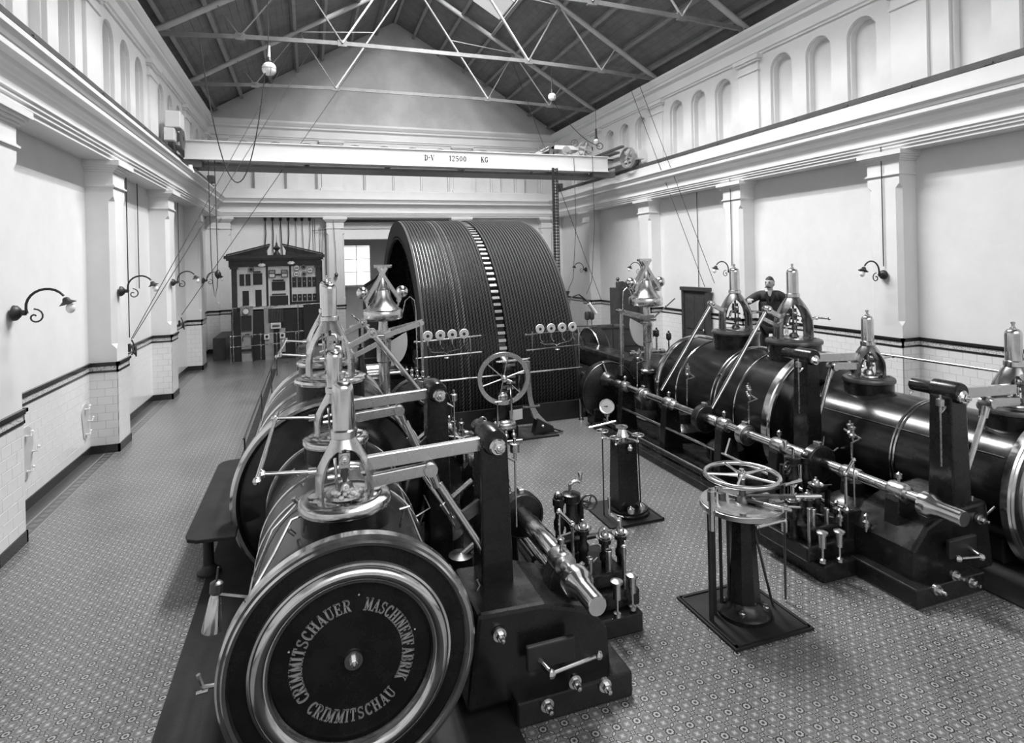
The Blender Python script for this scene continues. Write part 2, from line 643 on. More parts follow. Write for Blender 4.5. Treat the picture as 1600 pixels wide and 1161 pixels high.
# slab-serif capitals and figures, drawn in a unit-high box; strokes (x0,y0,x1,y1,thick)
def glyph(ch):
    T, t, w = 0.17, 0.07, 0.62
    S_ = []

    def st(x0, y0, x1, y1, k=T):
        S_.append(((x0, y0), (x1, y1), k))

    def ser(x, y, k=0.28):
        S_.append(((x - k / 2, y + (0.03 if y < .5 else -0.03)), (x + k / 2, y + (0.03 if y < .5 else -0.03)), t))

    def curve(cx, cy, rx, ry, a0, a1, k=T, n=9):
        pp = [(cx + rx * math.cos(math.radians(a0 + (a1 - a0) * i / n)), cy + ry * math.sin(math.radians(a0 + (a1 - a0) * i / n))) for i in range(n + 1)]
        for p, q in zip(pp, pp[1:]):
            v = abs(q[0] - p[0]) / (abs(q[0] - p[0]) + abs(q[1] - p[1]) + 1e-6)
            S_.append((p, q, k * (1 - 0.45 * v)))
    if ch == 'I':
        w = .3; st(.15, 0, .15, 1); ser(.15, 0); ser(.15, 1)
    elif ch == 'C':
        curve(.33, .5, .25, .44, 50, 310); st(.52, .95, .52, .72, t); st(.52, .05, .52, .25, t)
    elif ch == 'G':
        curve(.33, .5, .25, .44, 50, 320); st(.52, .95, .52, .72, t); st(.52, .1, .52, .42, T * .8); ser(.5, .5, .26)
    elif ch == 'R':
        st(.14, 0, .14, 1); curve(.32, .73, .2, .22, 90, -90); st(.14, .95, .32, .95, t); st(.14, .5, .32, .5, t); st(.35, .5, .54, .02); ser(.14, 0); ser(.14, 1); ser(.56, 0, .18)
    elif ch == 'B':
        st(.14, 0, .14, 1); curve(.32, .73, .18, .22, 90, -90); curve(.32, .27, .21, .22, 90, -90); st(.14, .95, .32, .95, t); st(.14, .5, .32, .5, t); st(.14, .05, .32, .05, t); ser(.1, 0, .2); ser(.1, 1, .2)
    elif ch == 'D':
        st(.14, 0, .14, 1); curve(.28, .5, .27, .45, 90, -90); st(.14, .95, .28, .95, t); st(.14, .05, .28, .05, t); ser(.1, 0, .2); ser(.1, 1, .2)
    elif ch == 'M':
        w = .8; st(.13, 0, .13, 1, t * 1.2); st(.66, 0, .66, 1); st(.15, .97, .4, .1); st(.4, .1, .64, .97, t); ser(.13, 0); ser(.66, 0); ser(.1, 1, .18); ser(.69, 1, .18)
    elif ch == 'N':
        w = .7; st(.13, 0, .13, 1, t * 1.2); st(.57, 0, .57, 1, t * 1.2); st(.14, .97, .56, .05); ser(.13, 0); ser(.57, 1); ser(.1, 1, .18)
    elif ch == 'T':
        w = .6; st(.3, 0, .3, 1); st(.04, .95, .56, .95, t); st(.06, .95, .06, .72, t); st(.54, .95, .54, .72, t); ser(.3, 0)
    elif ch == 'S':
        curve(.3, .73, .2, .21, 20, 270, T * .8); curve(.3, .27, .22, .22, 90, -160, T * .8); st(.5, .95, .5, .74, t); st(.08, .05, .08, .27, t)
    elif ch == 'H':
        w = .7; st(.14, 0, .14, 1); st(.56, 0, .56, 1); st(.14, .5, .56, .5, t); [ser(x, y) for x in (.14, .56) for y in (0, 1)]
    elif ch == 'A':
        w = .68; st(.1, 0, .33, .98, t); st(.56, 0, .33, .98); st(.18, .32, .48, .32, t); ser(.1, 0, .2); ser(.57, 0, .24)
    elif ch == 'U':
        w = .7; st(.14, .3, .14, 1); st(.56, .3, .56, 1, t); curve(.35, .3, .21, .25, 180, 360, T * .8); ser(.14, 1); ser(.56, 1)
    elif ch == 'E':
        st(.14, 0, .14, 1); [st(.14, y, .52, y, t) for y in (.05, .95)]; st(.14, .5, .4, .5, t); st(.52, .05, .52, .26, t); st(.52, .95, .52, .74, t); st(.41, .4, .41, .6, t); ser(.1, 0, .2); ser(.1, 1, .2)
    elif ch == 'F':
        st(.14, 0, .14, 1); st(.14, .95, .52, .95, t); st(.14, .5, .4, .5, t); st(.52, .95, .52, .74, t); st(.41, .4, .41, .6, t); ser(.14, 0); ser(.1, 1, .2)
    elif ch == 'K':
        st(.14, 0, .14, 1); st(.16, .42, .52, .97, t); st(.27, .56, .54, .02); ser(.14, 0); ser(.14, 1); ser(.55, 0, .2); ser(.52, 1, .2)
    elif ch == 'V':
        w = .66; st(.1, 1, .34, .02); st(.56, 1, .34, .02, t); ser(.1, 1, .24); ser(.56, 1, .2)
    elif ch == '1':
        w = .42; st(.22, 0, .22, 1); st(.08, .82, .22, .95, t); ser(.22, 0)
    elif ch == '2':
        curve(.3, .72, .2, .23, 170, -20); st(.48, .6, .08, .07, t * 1.3); st(.07, .07, .54, .07, T * .8)
    elif ch == '5':
        curve(.28, .31, .22, .27, 120, -150); st(.12, .5, .12, .95, t); st(.1, .93, .5, .93, T * .8)
    elif ch == '0':
        curve(.3, .5, .2, .43, 0, 360, n=14)
    elif ch == '-':
        w = .34; st(.05, .5, .29, .5, .16)
    elif ch == '.':
        w = .3; st(.08, .5, .22, .5, .16)
    return S_, w


def draw_glyph(mb, ch, fn, h, depth, kw=1.0):
    """fn(x, y, d) -> world point for glyph-plane metres"""
    strokes, w = glyph(ch)
    for (p, q, k) in strokes:
        p, q = Vector(p), Vector(q)
        d = (q - p)
        L = d.length
        if L < 1e-6:
            continue
        d /= L
        nrm = Vector((-d.y, d.x))
        e = d * 0.015
        cs = [p - e - nrm * k / 2, q + e - nrm * k / 2, q + e + nrm * k / 2, p - e + nrm * k / 2]
        vs = [fn(c.x * h * kw, c.y * h, 0) for c in cs] + [fn(c.x * h * kw, c.y * h, depth) for c in cs]
        mb.add(vs, [(0, 3, 2, 1), (4, 5, 6, 7), (0, 1, 5, 4), (1, 2, 6, 5), (2, 3, 7, 6), (3, 0, 4, 7)])
    return w * h * kw

# ================================================================== THE ROOM
floor = struct('floor', MB().box(XL - .3, XR + .3, YF, YB + 4.5, -0.3, -0.002), 'grout')
TS = 0.149


def tile_mesh(w, h, t, m, name, gap=0.0006, bev=0.0009):
    """a tile lying in XY, top at z=0"""
    a, b = w / 2 - gap, h / 2 - gap
    c, d = a - bev, b - bev
    vs = [(-a, -b, -t), (a, -b, -t), (a, b, -t), (-a, b, -t), (-a, -b, -bev), (a, -b, -bev), (a, b, -bev), (-a, b, -bev),
          (-c, -d, 0), (c, -d, 0), (c, d, 0), (-c, d, 0)]
    fs = [(8, 9, 10, 11)] + [(4 + i, 4 + (i + 1) % 4, 8 + (i + 1) % 4, 8 + i) for i in range(4)] + [(i, (i + 1) % 4, 4 + (i + 1) % 4, 4 + i) for i in range(4)]
    me = bpy.data.meshes.new(name)
    me.from_pydata(vs, [], fs)
    me.materials.append(MATS[m])
    return me, vs, fs


def stuff_mesh(name, vs, fs, m, parent, label=None):
    me = bpy.data.meshes.new(name)
    me.from_pydata(vs, [], fs)
    me.materials.append(MATS[m])
    o = bpy.data.objects.new(name, me)
    COL.objects.link(o)
    o.parent = parent
    o['kind'] = 'stuff'
    ORG[o.name] = Vector((0, 0, 0))
    if label:
        o['label'] = label
    return o


MATX, MATR = -1.0, 1.19       # dark plates around the engines
BLOCK = [(-1.0, 2.55, 3.5, 10.3), (-1.0, 1.2, 0, 3.6), (4.3, 7.6, 3.5, 10.3)]
tme, tvs, tfs = tile_mesh(TS, TS, 0.012, 'encaustic_tile', 'tile')
cand, rest = [], []
i0, i1 = int((XL - 1.643) / TS) - 1, int((XR - 1.643) / TS) + 1
j0, j1 = int((-0.5 - 3.503) / TS), int((YB - 3.503) / TS)
for i in range(i0, i1 + 1):
    for j in range(j0, j1 + 1):
        x, y = 1.643 + i * TS, 3.503 + j * TS
        if x < XL - .05 or x > XR + .05:
            continue
        if 1.9 < x < 4.85 and y > 10.3:
            continue
        q = project((x, y, 0))
        vis = q and -10 < q[0] < 1610 and q[1] < 1170
        blk = any(a <= x <= b and c <= y <= d for a, b, c, d in BLOCK)
        if vis and not blk:
            cand.append(((x * x + y * y + 9), x, y))
        else:
            rest.append((x, y))
cand.sort()
for d, x, y in cand[:300]:
    instance('tile', tme, (x, y, 0), floor)
V_, F_ = [], []
for x, y in [(a[1], a[2]) for a in cand[300:]] + rest:
    n = len(V_)
    V_ += [(x + v[0], y + v[1], v[2]) for v in tvs[4:]]
    F_ += [(n + 4, n + 5, n + 6, n + 7)] + [(n + i, n + (i + 1) % 4, n + 4 + (i + 1) % 4, n + 4 + i) for i in range(4)]
stuff_mesh('floor_tiles', V_, F_, 'encaustic_tile', floor)

# ---- walls (plain slabs with thickness); the attic storey is built with niches below
ZA = 5.50       # ledge on top of the lower cornice
ZC = 7.72       # underside of the upper cornice
wl = struct('wall_left', MB().box(XL - .6, XL, YF, YB + .6, -.3, ZA), 'plaster')
wr = struct('wall_right', MB().box(XR, XR + .6, YF, YB + .6, -.3, ZA), 'plaster')
OX0, OX1, OZ = 1.25, 5.5, 4.62
mb = MB().box(XL, OX0, YB, YB + .6, -.3, ZA).box(OX1, XR, YB, YB + .6, -.3, ZA).box(OX0, OX1, YB, YB + .6, OZ + .12, ZA)
wb = struct('wall_back', mb, 'plaster')

# rope race behind the opening: side walls, end wall, window, beams
mb = MB().box(OX0 - .7, OX0 - .3, YB + .6, 27.3, -.3, 5).box(OX1 + .3, OX1 + .6, YB + .6, 27.3, -.3, 5)
mb.box(OX0 - .7, 1.35, 27.3, 27.7, -.3, 5).box(2.62, OX1 + .6, 27.3, 27.7, -.3, 5).box(1.35, 2.62, 27.3, 27.7, -.3, 2.05).box(1.35, 2.62, 27.3, 27.7, 3.85, 5)
mb.box(OX0 - .7, OX1 + .6, YB + .6, 27.7, 5, 5.2)
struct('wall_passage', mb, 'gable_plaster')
mb = MB()
for x0, x1 in ((1.35, 1.40), (1.97, 2.0), (2.57, 2.62)):
    mb.box(x0, x1, 27.3, 27.38, 2.05, 3.85)
for z in (2.05, 2.64, 3.22, 3.79):
    mb.box(1.35, 2.62, 27.31, 27.37, z, z + .03)
win = struct('window_1', mb, 'plaster_trim')
win['label'] = 'tall white framed window in the passage behind the rope wheel'
part('glass_pane', MB().box(1.36, 2.61, 27.4, 27.41, 2.06, 3.84), 'window_sky', win, smooth=False)
part('window_sill', MB().box(1.28, 2.72, 27.12, 27.4, 1.98, 2.05), 'plaster_trim', win, smooth=False)
struct('trim_1', MB().box(OX0 - .02, OX1 + .02, YB + .02, YB + .5, 3.98, 4.36), 'plaster')
mb = MB()
for k in range(5):
    mb.box(OX0, OX1, YB + .02 + .03 * k, YB + .45, 4.36 + .062 * k + .03, 4.36 + .062 * (k + 1) + .02)
struct('trim_2', mb, 'plaster_trim')
part('lintel_slot', MB().box(OX0, OX1, YB - .01, YB + .4, 4.66, 4.745), 'black_iron', wb, smooth=False)

# ---- sweep of a profile (e = distance from the wall, z) along left, back and right walls


def sweep(name, prof, m, y0=YF, xl=XL, xr=XR, yb=YB, cap=True):
    n = len(prof)
    vs = []
    for e, z in prof: vs.append((xl + e, y0, z))
    for e, z in prof: vs.append((xl + e, yb - e, z))
    for e, z in prof: vs.append((xr - e, yb - e, z))
    for e, z in prof: vs.append((xr - e, y0, z))
    fs = []
    for k in range(3):
        for i in range(n):
            j = (i + 1) % n
            fs.append((k * n + i, k * n + j, (k + 1) * n + j, (k + 1) * n + i))
    fs.append(tuple(range(n)))
    fs.append(tuple(3 * n + i for i in range(n)))
    mb = MB()
    mb.add(vs, fs)
    return struct(name, mb, m, smooth=False)


ENT = [(-.05, 4.80), (.40, 4.80), (.40, 4.85), (.43, 4.86), (.43, 4.90), (.455, 4.91), (.455, 4.95), (.48, 4.96), (.48, 4.975), (.40, 4.98), (.40, 5.17),
       (.42, 5.19), (.44, 5.22), (.47, 5.245), (.49, 5.29), (.60, 5.30), (.60, 5.37), (.615, 5.375), (.64, 5.42), (.68, 5.46), (.68, 5.49), (.45, 5.50), (.45, 5.52), (-.05, 5.52)]
sweep('trim_3', ENT, 'plaster_trim')
# plinth that carries the crane rail (side walls) and the base of the attic
sweep('trim_4', [(-.2, 5.50), (.37, 5.50), (.37, 5.80), (.34, 5.82), (-.2, 5.82)], 'plaster')
# upper cornice
UC = [(-.1, 7.74), (.10, 7.74), (.10, 7.78), (.14, 7.80), (.14, 7.84), (.10, 7.86), (.10, 8.06), (.13, 8.09), (.20, 8.12), (.20, 8.19), (.23, 8.20), (.27, 8.25), (.31, 8.30), (.31, 8.37), (.22, 8.38), (-.1, 8.38)]
sweep('trim_5', UC, 'plaster_trim')


# ---- attic storey: pilasters and round-arched niches, one wall panel per bay
def arcade(mb, span0, span1, arches, z0, z1, spring, w, face, depth, fn, fnface=None):
    """panel from span0 to span1 along s with arched niches at given centres. fn(s,d,z)->world; d = distance out of the wall"""
    n = 10
    edges = [span0]
    for c in arches:
        edges += [c - w / 2, c + w / 2]
    edges.append(span1)

    def quad(a, b, c, d):
        mb.add([fn(*a), fn(*b), fn(*c), fn(*d)], [(0, 1, 2, 3)])
    for i in range(0, len(edges), 2):
        quad((edges[i], face, z0), (edges[i + 1], face, z0), (edges[i + 1], face, z1), (edges[i], face, z1))
    for c in arches:
        zb = z0 + .12
        quad((c - w / 2, face, z0), (c + w / 2, face, z0), (c + w / 2, face, zb), (c - w / 2, face, zb))
        # sill slope
        quad((c - w / 2, face, zb), (c + w / 2, face, zb), (c + w / 2, face - depth, zb + .03), (c - w / 2, face - depth, zb + .03))
        r = w / 2
        pts = [(c - r, zb)] + [(c - r * math.cos(PI * k / n), spring + r * math.sin(PI * k / n)) for k in range(n + 1)] + [(c + r, zb)]
        # a moulded step: outer ring face -> mid -> back
        mids = [((p[0] - c) * .88 + c, zb + (p[1] - zb) * (1 if k in (0, len(pts) - 1) else 1) - (.0 if p[1] <= spring else (p[1] - spring) * .12)) for k, p in enumerate(pts)]
        d1, d2 = face - depth * .35, face - depth
        for k in range(len(pts) - 1):
            p, q = pts[k], pts[k + 1]
            mp, mq = mids[k], mids[k + 1]
            quad((p[0], face, p[1]), (q[0], face, q[1]), (q[0], d1, q[1]), (p[0], d1, p[1]))
            quad((p[0], d1, p[1]), (q[0], d1, q[1]), (mq[0], d1, mq[1]), (mp[0], d1, mp[1]))
            quad((mp[0], d1, mp[1]), (mq[0], d1, mq[1]), (mq[0], d2, mq[1]), (mp[0], d2, mp[1]))
        for k in range(1, n + 1):
            p, q = pts[k], pts[k + 1]
            quad((p[0], face, p[1]), (q[0], face, q[1]), (q[0], face, z1), (p[0], face, z1))
        vs = [fn(mp[0], d2, mp[1]) for mp in mids]
        mb.add(vs, [tuple(range(len(vs)))])


def side(xw, sg):
    return lambda s, d, z: (xw + sg * d, s, z)


def attic_pil(mb, c, fn, w=.66, f=.12):
    def bx(a, b, d, z0, z1):
        vs = [fn(a, -.02, z0), fn(b, -.02, z0), fn(b, d, z0), fn(a, d, z0), fn(a, -.02, z1), fn(b, -.02, z1), fn(b, d, z1), fn(a, d, z1)]
        mb.add(vs, [(0, 3, 2, 1), (4, 5, 6, 7), (0, 1, 5, 4), (1, 2, 6, 5), (2, 3, 7, 6), (3, 0, 4, 7)])
    bx(c - w / 2, c + w / 2, f, 5.8, 7.6)
    bx(c - w / 2 - .05, c + w / 2 + .05, f + .04, 5.8, 5.95)
    bx(c - w / 2 - .03, c + w / 2 + .03, f + .03, 7.38, 7.42)
    bx(c - w / 2 - .05, c + w / 2 + .05, f + .05, 7.60, 7.65)
    bx(c - w / 2 - .09, c + w / 2 + .09, f + .09, 7.65, 7.75)


APY = [3.5, 7.5, 11.5, 15.5, 19.5]
for nm, xw, sg, par in (('attic_left', XL, 1, wl), ('attic_right', XR, -1, wr)):
    mb, mp = MB(), MB()
    fn = side(xw, sg)
    cs = [-.5] + APY + [YB - .1]
    for a, b in zip(cs, cs[1:]):
        m = (a + b) / 2
        arcade(mb, a, b, [m - 1.02, m, m + 1.02], 5.8, 7.76, 7.24, .64, .06, .20, fn)
    for c in APY + [YB - .3]:
        attic_pil(mp, c, fn)
    mb.box(*( (XL - .6, XL - .16) if sg == 1 else (XR + .16, XR + .6)), YF, YB + .6, ZA - .02, 8.36)
    part('arcade', mb, 'plaster', par, smooth=False, recalc=False)
    part('attic_pilasters', mp, 'plaster_trim', par, smooth=False, bev=.006)
mb, mp = MB(), MB()
fn = lambda s, d, z: (s, YB - d, z)
secs = [(XL + .1, .86, [-2.22, -1.12, -.02]), (.86, 5.98, [1.75, 2.87, 3.98, 5.10]), (5.98, XR - .1, [6.92, 8.0, 9.08])]
for a, b, cc in secs:
    arcade(mb, a, b, cc, 5.75, 7.76, 7.26, .74, .06, .30, fn)
    for c in cc:
        part('shadow_sill', MB().box(c - .38, c + .38, YB - .11, YB - .02, 5.84, 5.875), 'plaster_trim', wb, smooth=False)  # slab added to cast a dark shadow line along the niche bottom
for c in (XL + .3, .86, 5.98, XR - .3):
    attic_pil(mp, c, fn, w=.74)
mb.box(XL, XR, YB + .25, YB + .6, ZA - .02, 8.36)
part('arcade', mb, 'plaster', wb, smooth=False, recalc=False)
part('attic_pilasters', mp, 'plaster_trim', wb, smooth=False, bev=.006)

# gable
ZR0, SL = 8.42, math.tan(math.radians(30))
ZAP = ZR0 + (XR + .2 - XC) * SL
mb = MB().prism([(XL - .4, 8.34), (XR + .4, 8.34), (XC, ZAP + .2)], 'y', YB, YB + .4)
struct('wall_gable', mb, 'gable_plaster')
# behind the camera: lower wall of the front gable stays open to daylight, its dark plinth only
struct('wall_front', MB().box(XL, XR, YF - .3, YF, -.3, 1.0), 'plaster')


# ---- lower pilasters with stop chamfers and capitals
def pilaster(mb, xw, sg, c, y_axis=True, w=PW, d=PD, fn=None):
    fn = fn or side(xw, sg)

    def ring(a, b, dd, z, ch):
        return [fn(a, -.02, z), fn(a, dd - ch, z), fn(a + ch, dd, z), fn(b - ch, dd, z), fn(b, dd - ch, z), fn(b, -.02, z)]
    a, b = c - w / 2, c + w / 2
    lv = [(.0, 0), (1.52, 0), (1.70, .0), (1.78, .075), (4.14, .075), (4.22, 0), (4.36, 0)]
    vs, n = [], 6
    for z, ch in lv:
        vs += ring(a, b, d, z, max(ch, .0015))
    fs = []
    for k in range(len(lv) - 1):
        for i in range(n - 1):
            fs.append((k * n + i, k * n + i + 1, (k + 1) * n + i + 1, (k + 1) * n + i))
    mb.add(vs, fs)

    def bx(e, dd, z0, z1):
        vs = [fn(a - e, -.02, z0), fn(b + e, -.02, z0), fn(b + e, dd, z0), fn(a - e, dd, z0), fn(a - e, -.02, z1), fn(b + e, -.02, z1), fn(b + e, dd, z1), fn(a - e, dd, z1)]
        mb.add(vs, [(0, 3, 2, 1), (4, 5, 6, 7), (0, 1, 5, 4), (1, 2, 6, 5), (2, 3, 7, 6), (3, 0, 4, 7)])
    bx(.012, d + .012, 4.36, 4.375)
    bx(.03, d + .03, 4.375, 4.40)
    bx(.012, d + .012, 4.40, 4.415)
    bx(0, d, 4.415, 4.62)
    bx(.03, d + .03, 4.62, 4.65)
    bx(.06, d + .06, 4.65, 4.685)
    bx(.09, d + .09, 4.685, 4.72)
    bx(.12, d + .12, 4.72, 4.80)


for par, xw, sg in ((wl, XL, 1), (wr, XR, -1)):
    for c in (PY_ if sg == 1 else PYR):
        mb = MB()
        pilaster(mb, xw, sg, c)
        part('pilaster', mb, 'plaster', par, smooth=False)
    mb = MB()
    pilaster(mb, xw, sg, YB - .28, w=.5)
    part('pilaster', mb, 'plaster', par, smooth=False)
fb = lambda s, d, z: (s, YB - d, z)
for c, w in ((XL + .50, .55), (.93, .64), (OX1 + .35, .64), (XR - .62, .5)):
    mb = MB()
    pilaster(mb, 0, 0, c, w=w, d=.34, fn=fb)
    part('pilaster', mb, 'plaster', wb, smooth=False)

# ---- dado: glazed tiles, patterned band, black base.  runs = straight pieces (p0, p1, outward normal)
TWD, THT, ZB, ZT = 0.222, 0.1325, 0.13, 1.32


def dado_runs(xw, sg, y0, y1, cl):
    runs = []
    y = y0
    for c in cl + [YB - .28]:
        w = PW if c != YB - .28 else .5
        a, b = c - w / 2, c + w / 2
        if a > y:
            runs.append(((xw, y), (xw, a), (sg, 0)))
        runs.append(((xw, a), (xw + sg * PD, a), (0, -1)))
        runs.append(((xw + sg * PD, a), (xw + sg * PD, b), (sg, 0)))
        runs.append(((xw + sg * PD, b), (xw, b), (0, 1)))
        y = b
    return runs


def build_dado(par, runs):
    full = []
    V_, F_ = [], []
    band, dark, base = MB(), MB(), MB()
    for p0, p1, nn in runs:
        p0, p1, nn = Vector((*p0, 0)), Vector((*p1, 0)), Vector((*nn, 0))
        L = (p1 - p0).length
        t = (p1 - p0) / L
        # bands
        for mbx, z0, z1, e in ((base, 0, ZB, .022), (dark, ZT, ZT + .032, .018), (band, ZT + .032, ZT + .10, .014), (dark, ZT + .10, ZT + .125, .022), (dark, ZT + .125, ZT + .165, .04)):
            a, b = p0 - t * e, p1 + t * e
            q = [a - nn * .01, b - nn * .01, b + nn * e, a + nn * e]
            vs = [v + Vector((0, 0, z0)) for v in q] + [v + Vector((0, 0, z1)) for v in q]
            mbx.add(vs, [(0, 3, 2, 1), (4, 5, 6, 7), (0, 1, 5, 4), (1, 2, 6, 5), (2, 3, 7, 6), (3, 0, 4, 7)])
        rows = int(round((ZT - ZB) / THT))
        th = (ZT - ZB) / rows
        for r in range(rows):
            s = -(TWD / 2 if r % 2 else 0)
            while s < L - .004:
                a, b = max(s, 0), min(s + TWD, L)
                s += TWD
                if b - a < .012:
                    continue
                c = p0 + t * (a + b) / 2 + Vector((0, 0, ZB + th * (r + .5))) + nn * .010
                isfull = abs((b - a) - TWD) < 1e-4
                q = project(c)
                vis = q and 0 < q[0] < 1600 and 0 < q[1] < 1161 and (nn.dot(cam.location - c) > 0)
                full.append((not (isfull and vis), (c - cam.location).length, c, t, nn, b - a, th))
    full.sort(key=lambda k: (k[0], k[1]))
    me, tv, tf_ = tile_mesh(TWD, (ZT - ZB) / int(round((ZT - ZB) / THT)), 0.010, 'glazed_tile', 'wall_tile', gap=.0022, bev=.002)
    n_ = 0
    for flag, d, c, t, nn, w, th in full:
        if n_ < 300 and not flag:
            o = bpy.data.objects.new('tile', me)
            o.parent = par
            R = Matrix((t, Vector((0, 0, 1)), t.cross(Vector((0, 0, 1))))).transposed().to_4x4()
            if t.cross(Vector((0, 0, 1))).dot(nn) < 0:
                R = Matrix((-t, Vector((0, 0, 1)), (-t).cross(Vector((0, 0, 1))))).transposed().to_4x4()
            R.translation = c
            o.matrix_local = R
            COL.objects.link(o)
            n_ += 1
        else:
            n = len(V_)
            g, bv = .0022, .002
            for (gg, dd) in ((g, -bv), (g + bv, 0)):
                for sx, sz in ((-1, -1), (1, -1), (1, 1), (-1, 1)):
                    v = c + t * sx * (w / 2 - gg) + Vector((0, 0, sz * (th / 2 - gg))) + nn * dd
                    V_.append(tuple(v))
            F_.append((n + 4, n + 5, n + 6, n + 7))
            F_ += [(n + i, n + (i + 1) % 4, n + 4 + (i + 1) % 4, n + 4 + i) for i in range(4)]
    stuff_mesh('wall_tiles', V_, F_, 'glazed_tile', par)
    g = MB()
    for p0, p1, nn in runs:
        p0, p1, nn = Vector((*p0, 0)), Vector((*p1, 0)), Vector((*nn, 0))
        q = [p0, p1, p1 + nn * .007, p0 + nn * .007]
        g.add([v + Vector((0, 0, ZB)) for v in q] + [v + Vector((0, 0, ZT)) for v in q], [(2, 3, 7, 6), (4, 5, 6, 7)])
    part('tile_joints', g, 'grout', par, smooth=False, recalc=False)
    return band, dark, base


DOOR_Y = (13.15, 14.2)
for nm, par, runs in (('left', wl, dado_runs(XL, 1, 1.0, YB, PY_)), ('right', wr, dado_runs(XR, -1, 1.0, YB, PYR))):
    band, dark, base = build_dado(par, runs)
    part('patterned_band', band, 'patterned_tile_band', par, smooth=False)
    part('dark_band', dark, 'black_tile', par, smooth=False)
    struct('baseboard_' + nm, base, 'black_tile')
runs = []
for a, b in ((XL, XL + .225), (XL + .775, .61), (1.25, OX0), (OX1 + .67, XR - .87), (XR - .37, XR)):
    if b - a > .02:
        runs.append(((b, YB), (a, YB), (0, -1)))
for c, w in ((XL + .50, .55), (.93, .64), (OX1 + .35, .64), (XR - .62, .5)):
    a, b = c - w / 2, c + w / 2
    runs += [((b, YB), (b, YB - .34), (1, 0)), ((b, YB - .34), (a, YB - .34), (0, -1)), ((a, YB - .34), (a, YB), (-1, 0))]
band, dark, base = build_dado(wb, runs)
part('patterned_band', band, 'patterned_tile_band', wb, smooth=False)
part('dark_band', dark, 'black_tile', wb, smooth=False)
struct('baseboard_back', base, 'black_tile')

# ---- roof: boarded slopes, ridge glazing, purlins
def slope(x):
    return ZR0 + (XR + .2 - XC - abs(x - XC)) * SL


GX = 2.75       # half width of the glazed ridge zone
mb = MB()
for sg in (-1, 1):
    x0, x1 = XC + sg * GX, XC + sg * (XR + .45 - XC)
    z0, z1 = slope(x0) + .12, slope(x1) + .12
    nb = 26
    for k in range(nb):
        a, b = k / nb, (k + .97) / nb
        xa, xb = x0 + (x1 - x0) * a, x0 + (x1 - x0) * b
        za, zb = z0 + (z1 - z0) * a, z0 + (z1 - z0) * b
        mb.add([(xa, YF, za), (xb, YF, zb), (xb, YB + .3, zb), (xa, YB + .3, za), (xa, YF, za + .03), (xb, YF, zb + .03), (xb, YB + .3, zb + .03), (xa, YB + .3, za + .03)],
               [(0, 3, 2, 1), (4, 5, 6, 7), (0, 1, 5, 4), (1, 2, 6, 5), (2, 3, 7, 6), (3, 0, 4, 7)])
    mb.add([(x0, YF, z0 + .04), (x1, YF, z1 + .04), (x1, YB + .3, z1 + .04), (x0, YB + .3, z0 + .04)], [(0, 1, 2, 3)])
    # boarded strips at the ridge
    xa, xb = XC, XC + sg * .2
    za, zb = slope(xa) + .12, slope(xb) + .12
    mb.add([(xa, YF, za), (xb, YF, zb), (xb, YB + .3, zb), (xa, YB + .3, za)], [(0, 1, 2, 3)])
ceil = struct('ceiling', mb, 'roof_board', recalc=False)
# the last bay before the gable is boarded right up to the ridge
mb = MB()
for sg in (-1, 1):
    xa, xb = XC + sg * .19, XC + sg * (GX + .02)
    za, zb = slope(xa) + .125, slope(xb) + .125
    mb.add([(xa, 18.5, za), (xb, 18.5, zb), (xb, YB + .3, zb), (xa, YB + .3, za)], [(0, 1, 2, 3)])
    mb.add([(xa, YF, za), (xb, YF, zb), (xb, 4.0, zb), (xa, 4.0, za)], [(0, 1, 2, 3)])
part('ridge_boarding', mb, 'roof_board', ceil, smooth=False, recalc=False)
win2 = struct('window_2', MB().box(XC - .05, XC + .05, YF, YB, slope(XC) + .02, slope(XC) + .16), 'purlin_wood')
win2['label'] = 'glazed strips along the ridge of the dark roof'
for sg in (-1, 1):
    for k in range(20):
        y0 = YF + k * 1.0
        if y0 > 17.6 or y0 < 4:
            continue
        xa, xb = XC + sg * .2, XC + sg * GX
        za, zb = slope(xa) + .13, slope(xb) + .13
        part('pane', MB().add([(xa, y0 + .02, za), (xb, y0 + .02, zb), (xb, y0 + .98, zb), (xa, y0 + .98, za)], [(0, 1, 2, 3)]), 'roof_glass', win2, smooth=False, recalc=False)
        part('glazing_bar', MB().bar((xa, y0, za - .03), (xb, y0, zb - .03), .035, .05), 'purlin_wood', win2, smooth=False)
for sg in (-1, 1):
    for dx in (.75, 1.75, 2.80, 3.70, 4.62, 5.62, 6.5):
        x = XC + sg * dx
        z = slope(x) + .02
        mb = MB()
        nrm = Vector((sg * math.sin(math.radians(30)), 0, math.cos(math.radians(30))))
        mb.bar((x, YF, z), (x, YB, z), .10, .17, up=nrm)
        mb.bar((x, YF, z + .0) , (x, YB, z + .0), .05, .19, up=nrm)
        part('purlin', mb, 'purlin_wood', ceil, smooth=False)

